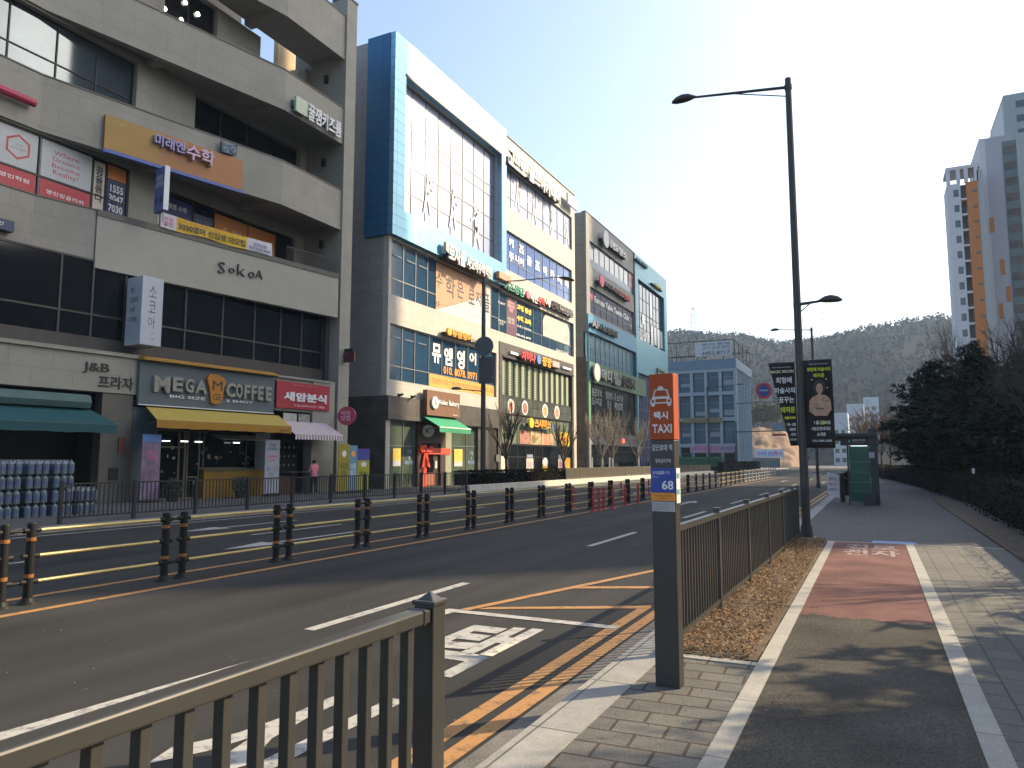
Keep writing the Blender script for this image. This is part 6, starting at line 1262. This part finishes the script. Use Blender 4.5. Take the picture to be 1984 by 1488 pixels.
# ---------------------------------------------------------------- the passer-by at the snack shop
def person(label, x, y, z, rz, h=1.6):
    J = {'pelvis':((0,0,.53),.085),'waist':((0,.0,.62),.08),'chest':((0,-.01,.73),.092),'neck':((0,0,.84),.036),'head':((0,.015,.885),.05),'crown':((0,.012,.945),.055)}
    E_ = [('pelvis','waist'),('waist','chest'),('chest','neck'),('neck','head'),('head','crown')]
    for s, n in ((-1,'l'),(1,'r')):
        J.update({n+'hip':((s*.055,0,.50),.062),n+'knee':((s*.06,.02 if s>0 else -.01,.28),.042),n+'ank':((s*.06,-.02*s,.045),.028),n+'toe':((s*.07,.07-.02*s,.02),.024),
                  n+'sho':((s*.105,-.005,.80),.045),n+'elb':((s*.135,.02,.655),.033),n+'wri':((s*.11,.11,.60),.022),n+'palm':((s*.10,.15,.595),.02)})
        E_ += [('pelvis',n+'hip'),(n+'hip',n+'knee'),(n+'knee',n+'ank'),(n+'ank',n+'toe'),('chest',n+'sho'),(n+'sho',n+'elb'),(n+'elb',n+'wri'),(n+'wri',n+'palm')]
        for f in range(4):
            J[n+f'f{f}a'] = ((s*(.082+.011*f),.175,.596),.0065); J[n+f'f{f}b'] = ((s*(.082+.011*f),.195-.004*abs(f-1.5),.588),.0055); E_ += [(n+'palm',n+f'f{f}a'),(n+f'f{f}a',n+f'f{f}b')]
        J[n+'th'] = ((s*.078,.155,.605),.007); E_.append((n+'wri',n+'th'))
    ks = list(J); me = bpy.data.meshes.new('person'); me.from_pydata([V(J[k][0])*h for k in ks], [(ks.index(a), ks.index(b)) for a, b in E_], []); me.update()
    o = bpy.data.objects.new('person', me); COL.objects.link(o); sk_ = o.modifiers.new('skin', 'SKIN'); sl = me.skin_vertices[0].data
    for i, k in enumerate(ks): sl[i].radius = (J[k][1]*h, J[k][1]*h*(.8 if k in ('chest','waist','pelvis') else 1)); sl[i].use_root = (k == 'pelvis')
    sb = o.modifiers.new('sub', 'SUBSURF'); sb.levels = 2; sb.render_levels = 2
    dg = bpy.context.evaluated_depsgraph_get(); dg.update(); nm = bpy.data.meshes.new_from_object(o.evaluated_get(dg)); o.modifiers.clear(); o.data = nm; nm.name = 'person'
    for mm in (paint('jacket_pink', (.62,.20,.25), .8), paint('trousers_black', (.015,.015,.018), .8), paint('skin_tone', (.42,.27,.20), .6), paint('shoe_white', (.6,.6,.6), .6), paint('hair_black', (.012,.010,.010), .5)): nm.materials.append(mm)
    for p in nm.polygons:
        c = p.center/h; r_ = c.z; p.use_smooth = True
        p.material_index = 3 if r_ < .04 else 1 if r_ < .5 else 2 if (r_ > .85 or (abs(c.x) > .07 and c.y > .10 and r_ < .63)) else 0
        if r_ > .9 and (c.y < .03 or r_ > .965): p.material_index = 4
    hd = MB()
    for s in (-1, 1): hd.ball((s*.02*h,.066*h,.918*h), .006*h, None, None, 6, 4)
    WL[o.name] = V((x, y, z)); o.location = (x, y, z); o.rotation_euler = (0,0,rz); tag(o, label, 'person')
    hd.build('eye', MC['hair_black'], o, local=True); n_ = MB().ball((0,.07*h,.90*h), .008*h, .012*h, .012*h, 6, 4).build('nose', MC['skin_tone'], o, local=True); MB().ball((0,.064*h,.878*h), .016*h, .005*h, .004*h, 8, 4).build('mouth', paint('lip_tone', (.35,.12,.1), .6), o, local=True)
    er = MB(); er.ball((-.053*h,.01*h,.905*h), .008*h, .014*h, .02*h, 6, 4); er.ball((.053*h,.01*h,.905*h), .008*h, .014*h, .02*h, 6, 4); er.build('ear', MC['skin_tone'], o, local=True)
    hb = MB().ball((0,-.004*h,.935*h), .062*h, .066*h, .058*h, 14, 8).build('hair', MC['hair_black'], o, local=True, smooth=True)
    hm_ = MB().bar((0,0,.50*h), (0,-.005*h,.56*h), .118*h, .115*h, 14, cap=False).build('jacket_hem', MC['jacket_pink'], o, local=True, smooth=True); hm_.scale = (1, .8, 1)
    return o
pp = PG.pt(1.0, PG.uz(608, 930, 1.0)[0], ZP); person('person in a pink jacket and black trousers standing at the snack shop counter', pp.x, pp.y, ZP, R(70))
# ---------------------------------------------------------------- air
hz = MB().box(-760, 760, -90, 1000, -1.5, 135).build('haze', None); hz.data.materials.clear(); hm2 = bpy.data.materials.new('haze_air'); hm2.use_nodes = True; N = hm2.node_tree.nodes
for n_ in list(N):
    if n_.type != 'OUTPUT_MATERIAL': N.remove(n_)
pv = N.new('ShaderNodeVolumePrincipled'); pv.inputs['Color'].default_value = (.55,.76,1,1); pv.inputs['Density'].default_value = .00035; pv.inputs['Anisotropy'].default_value = .15
hm2.node_tree.links.new(pv.outputs[0], [n_ for n_ in N if n_.type == 'OUTPUT_MATERIAL'][0].inputs['Volume']); hz.data.materials.append(hm2); hz['kind'] = 'stuff'
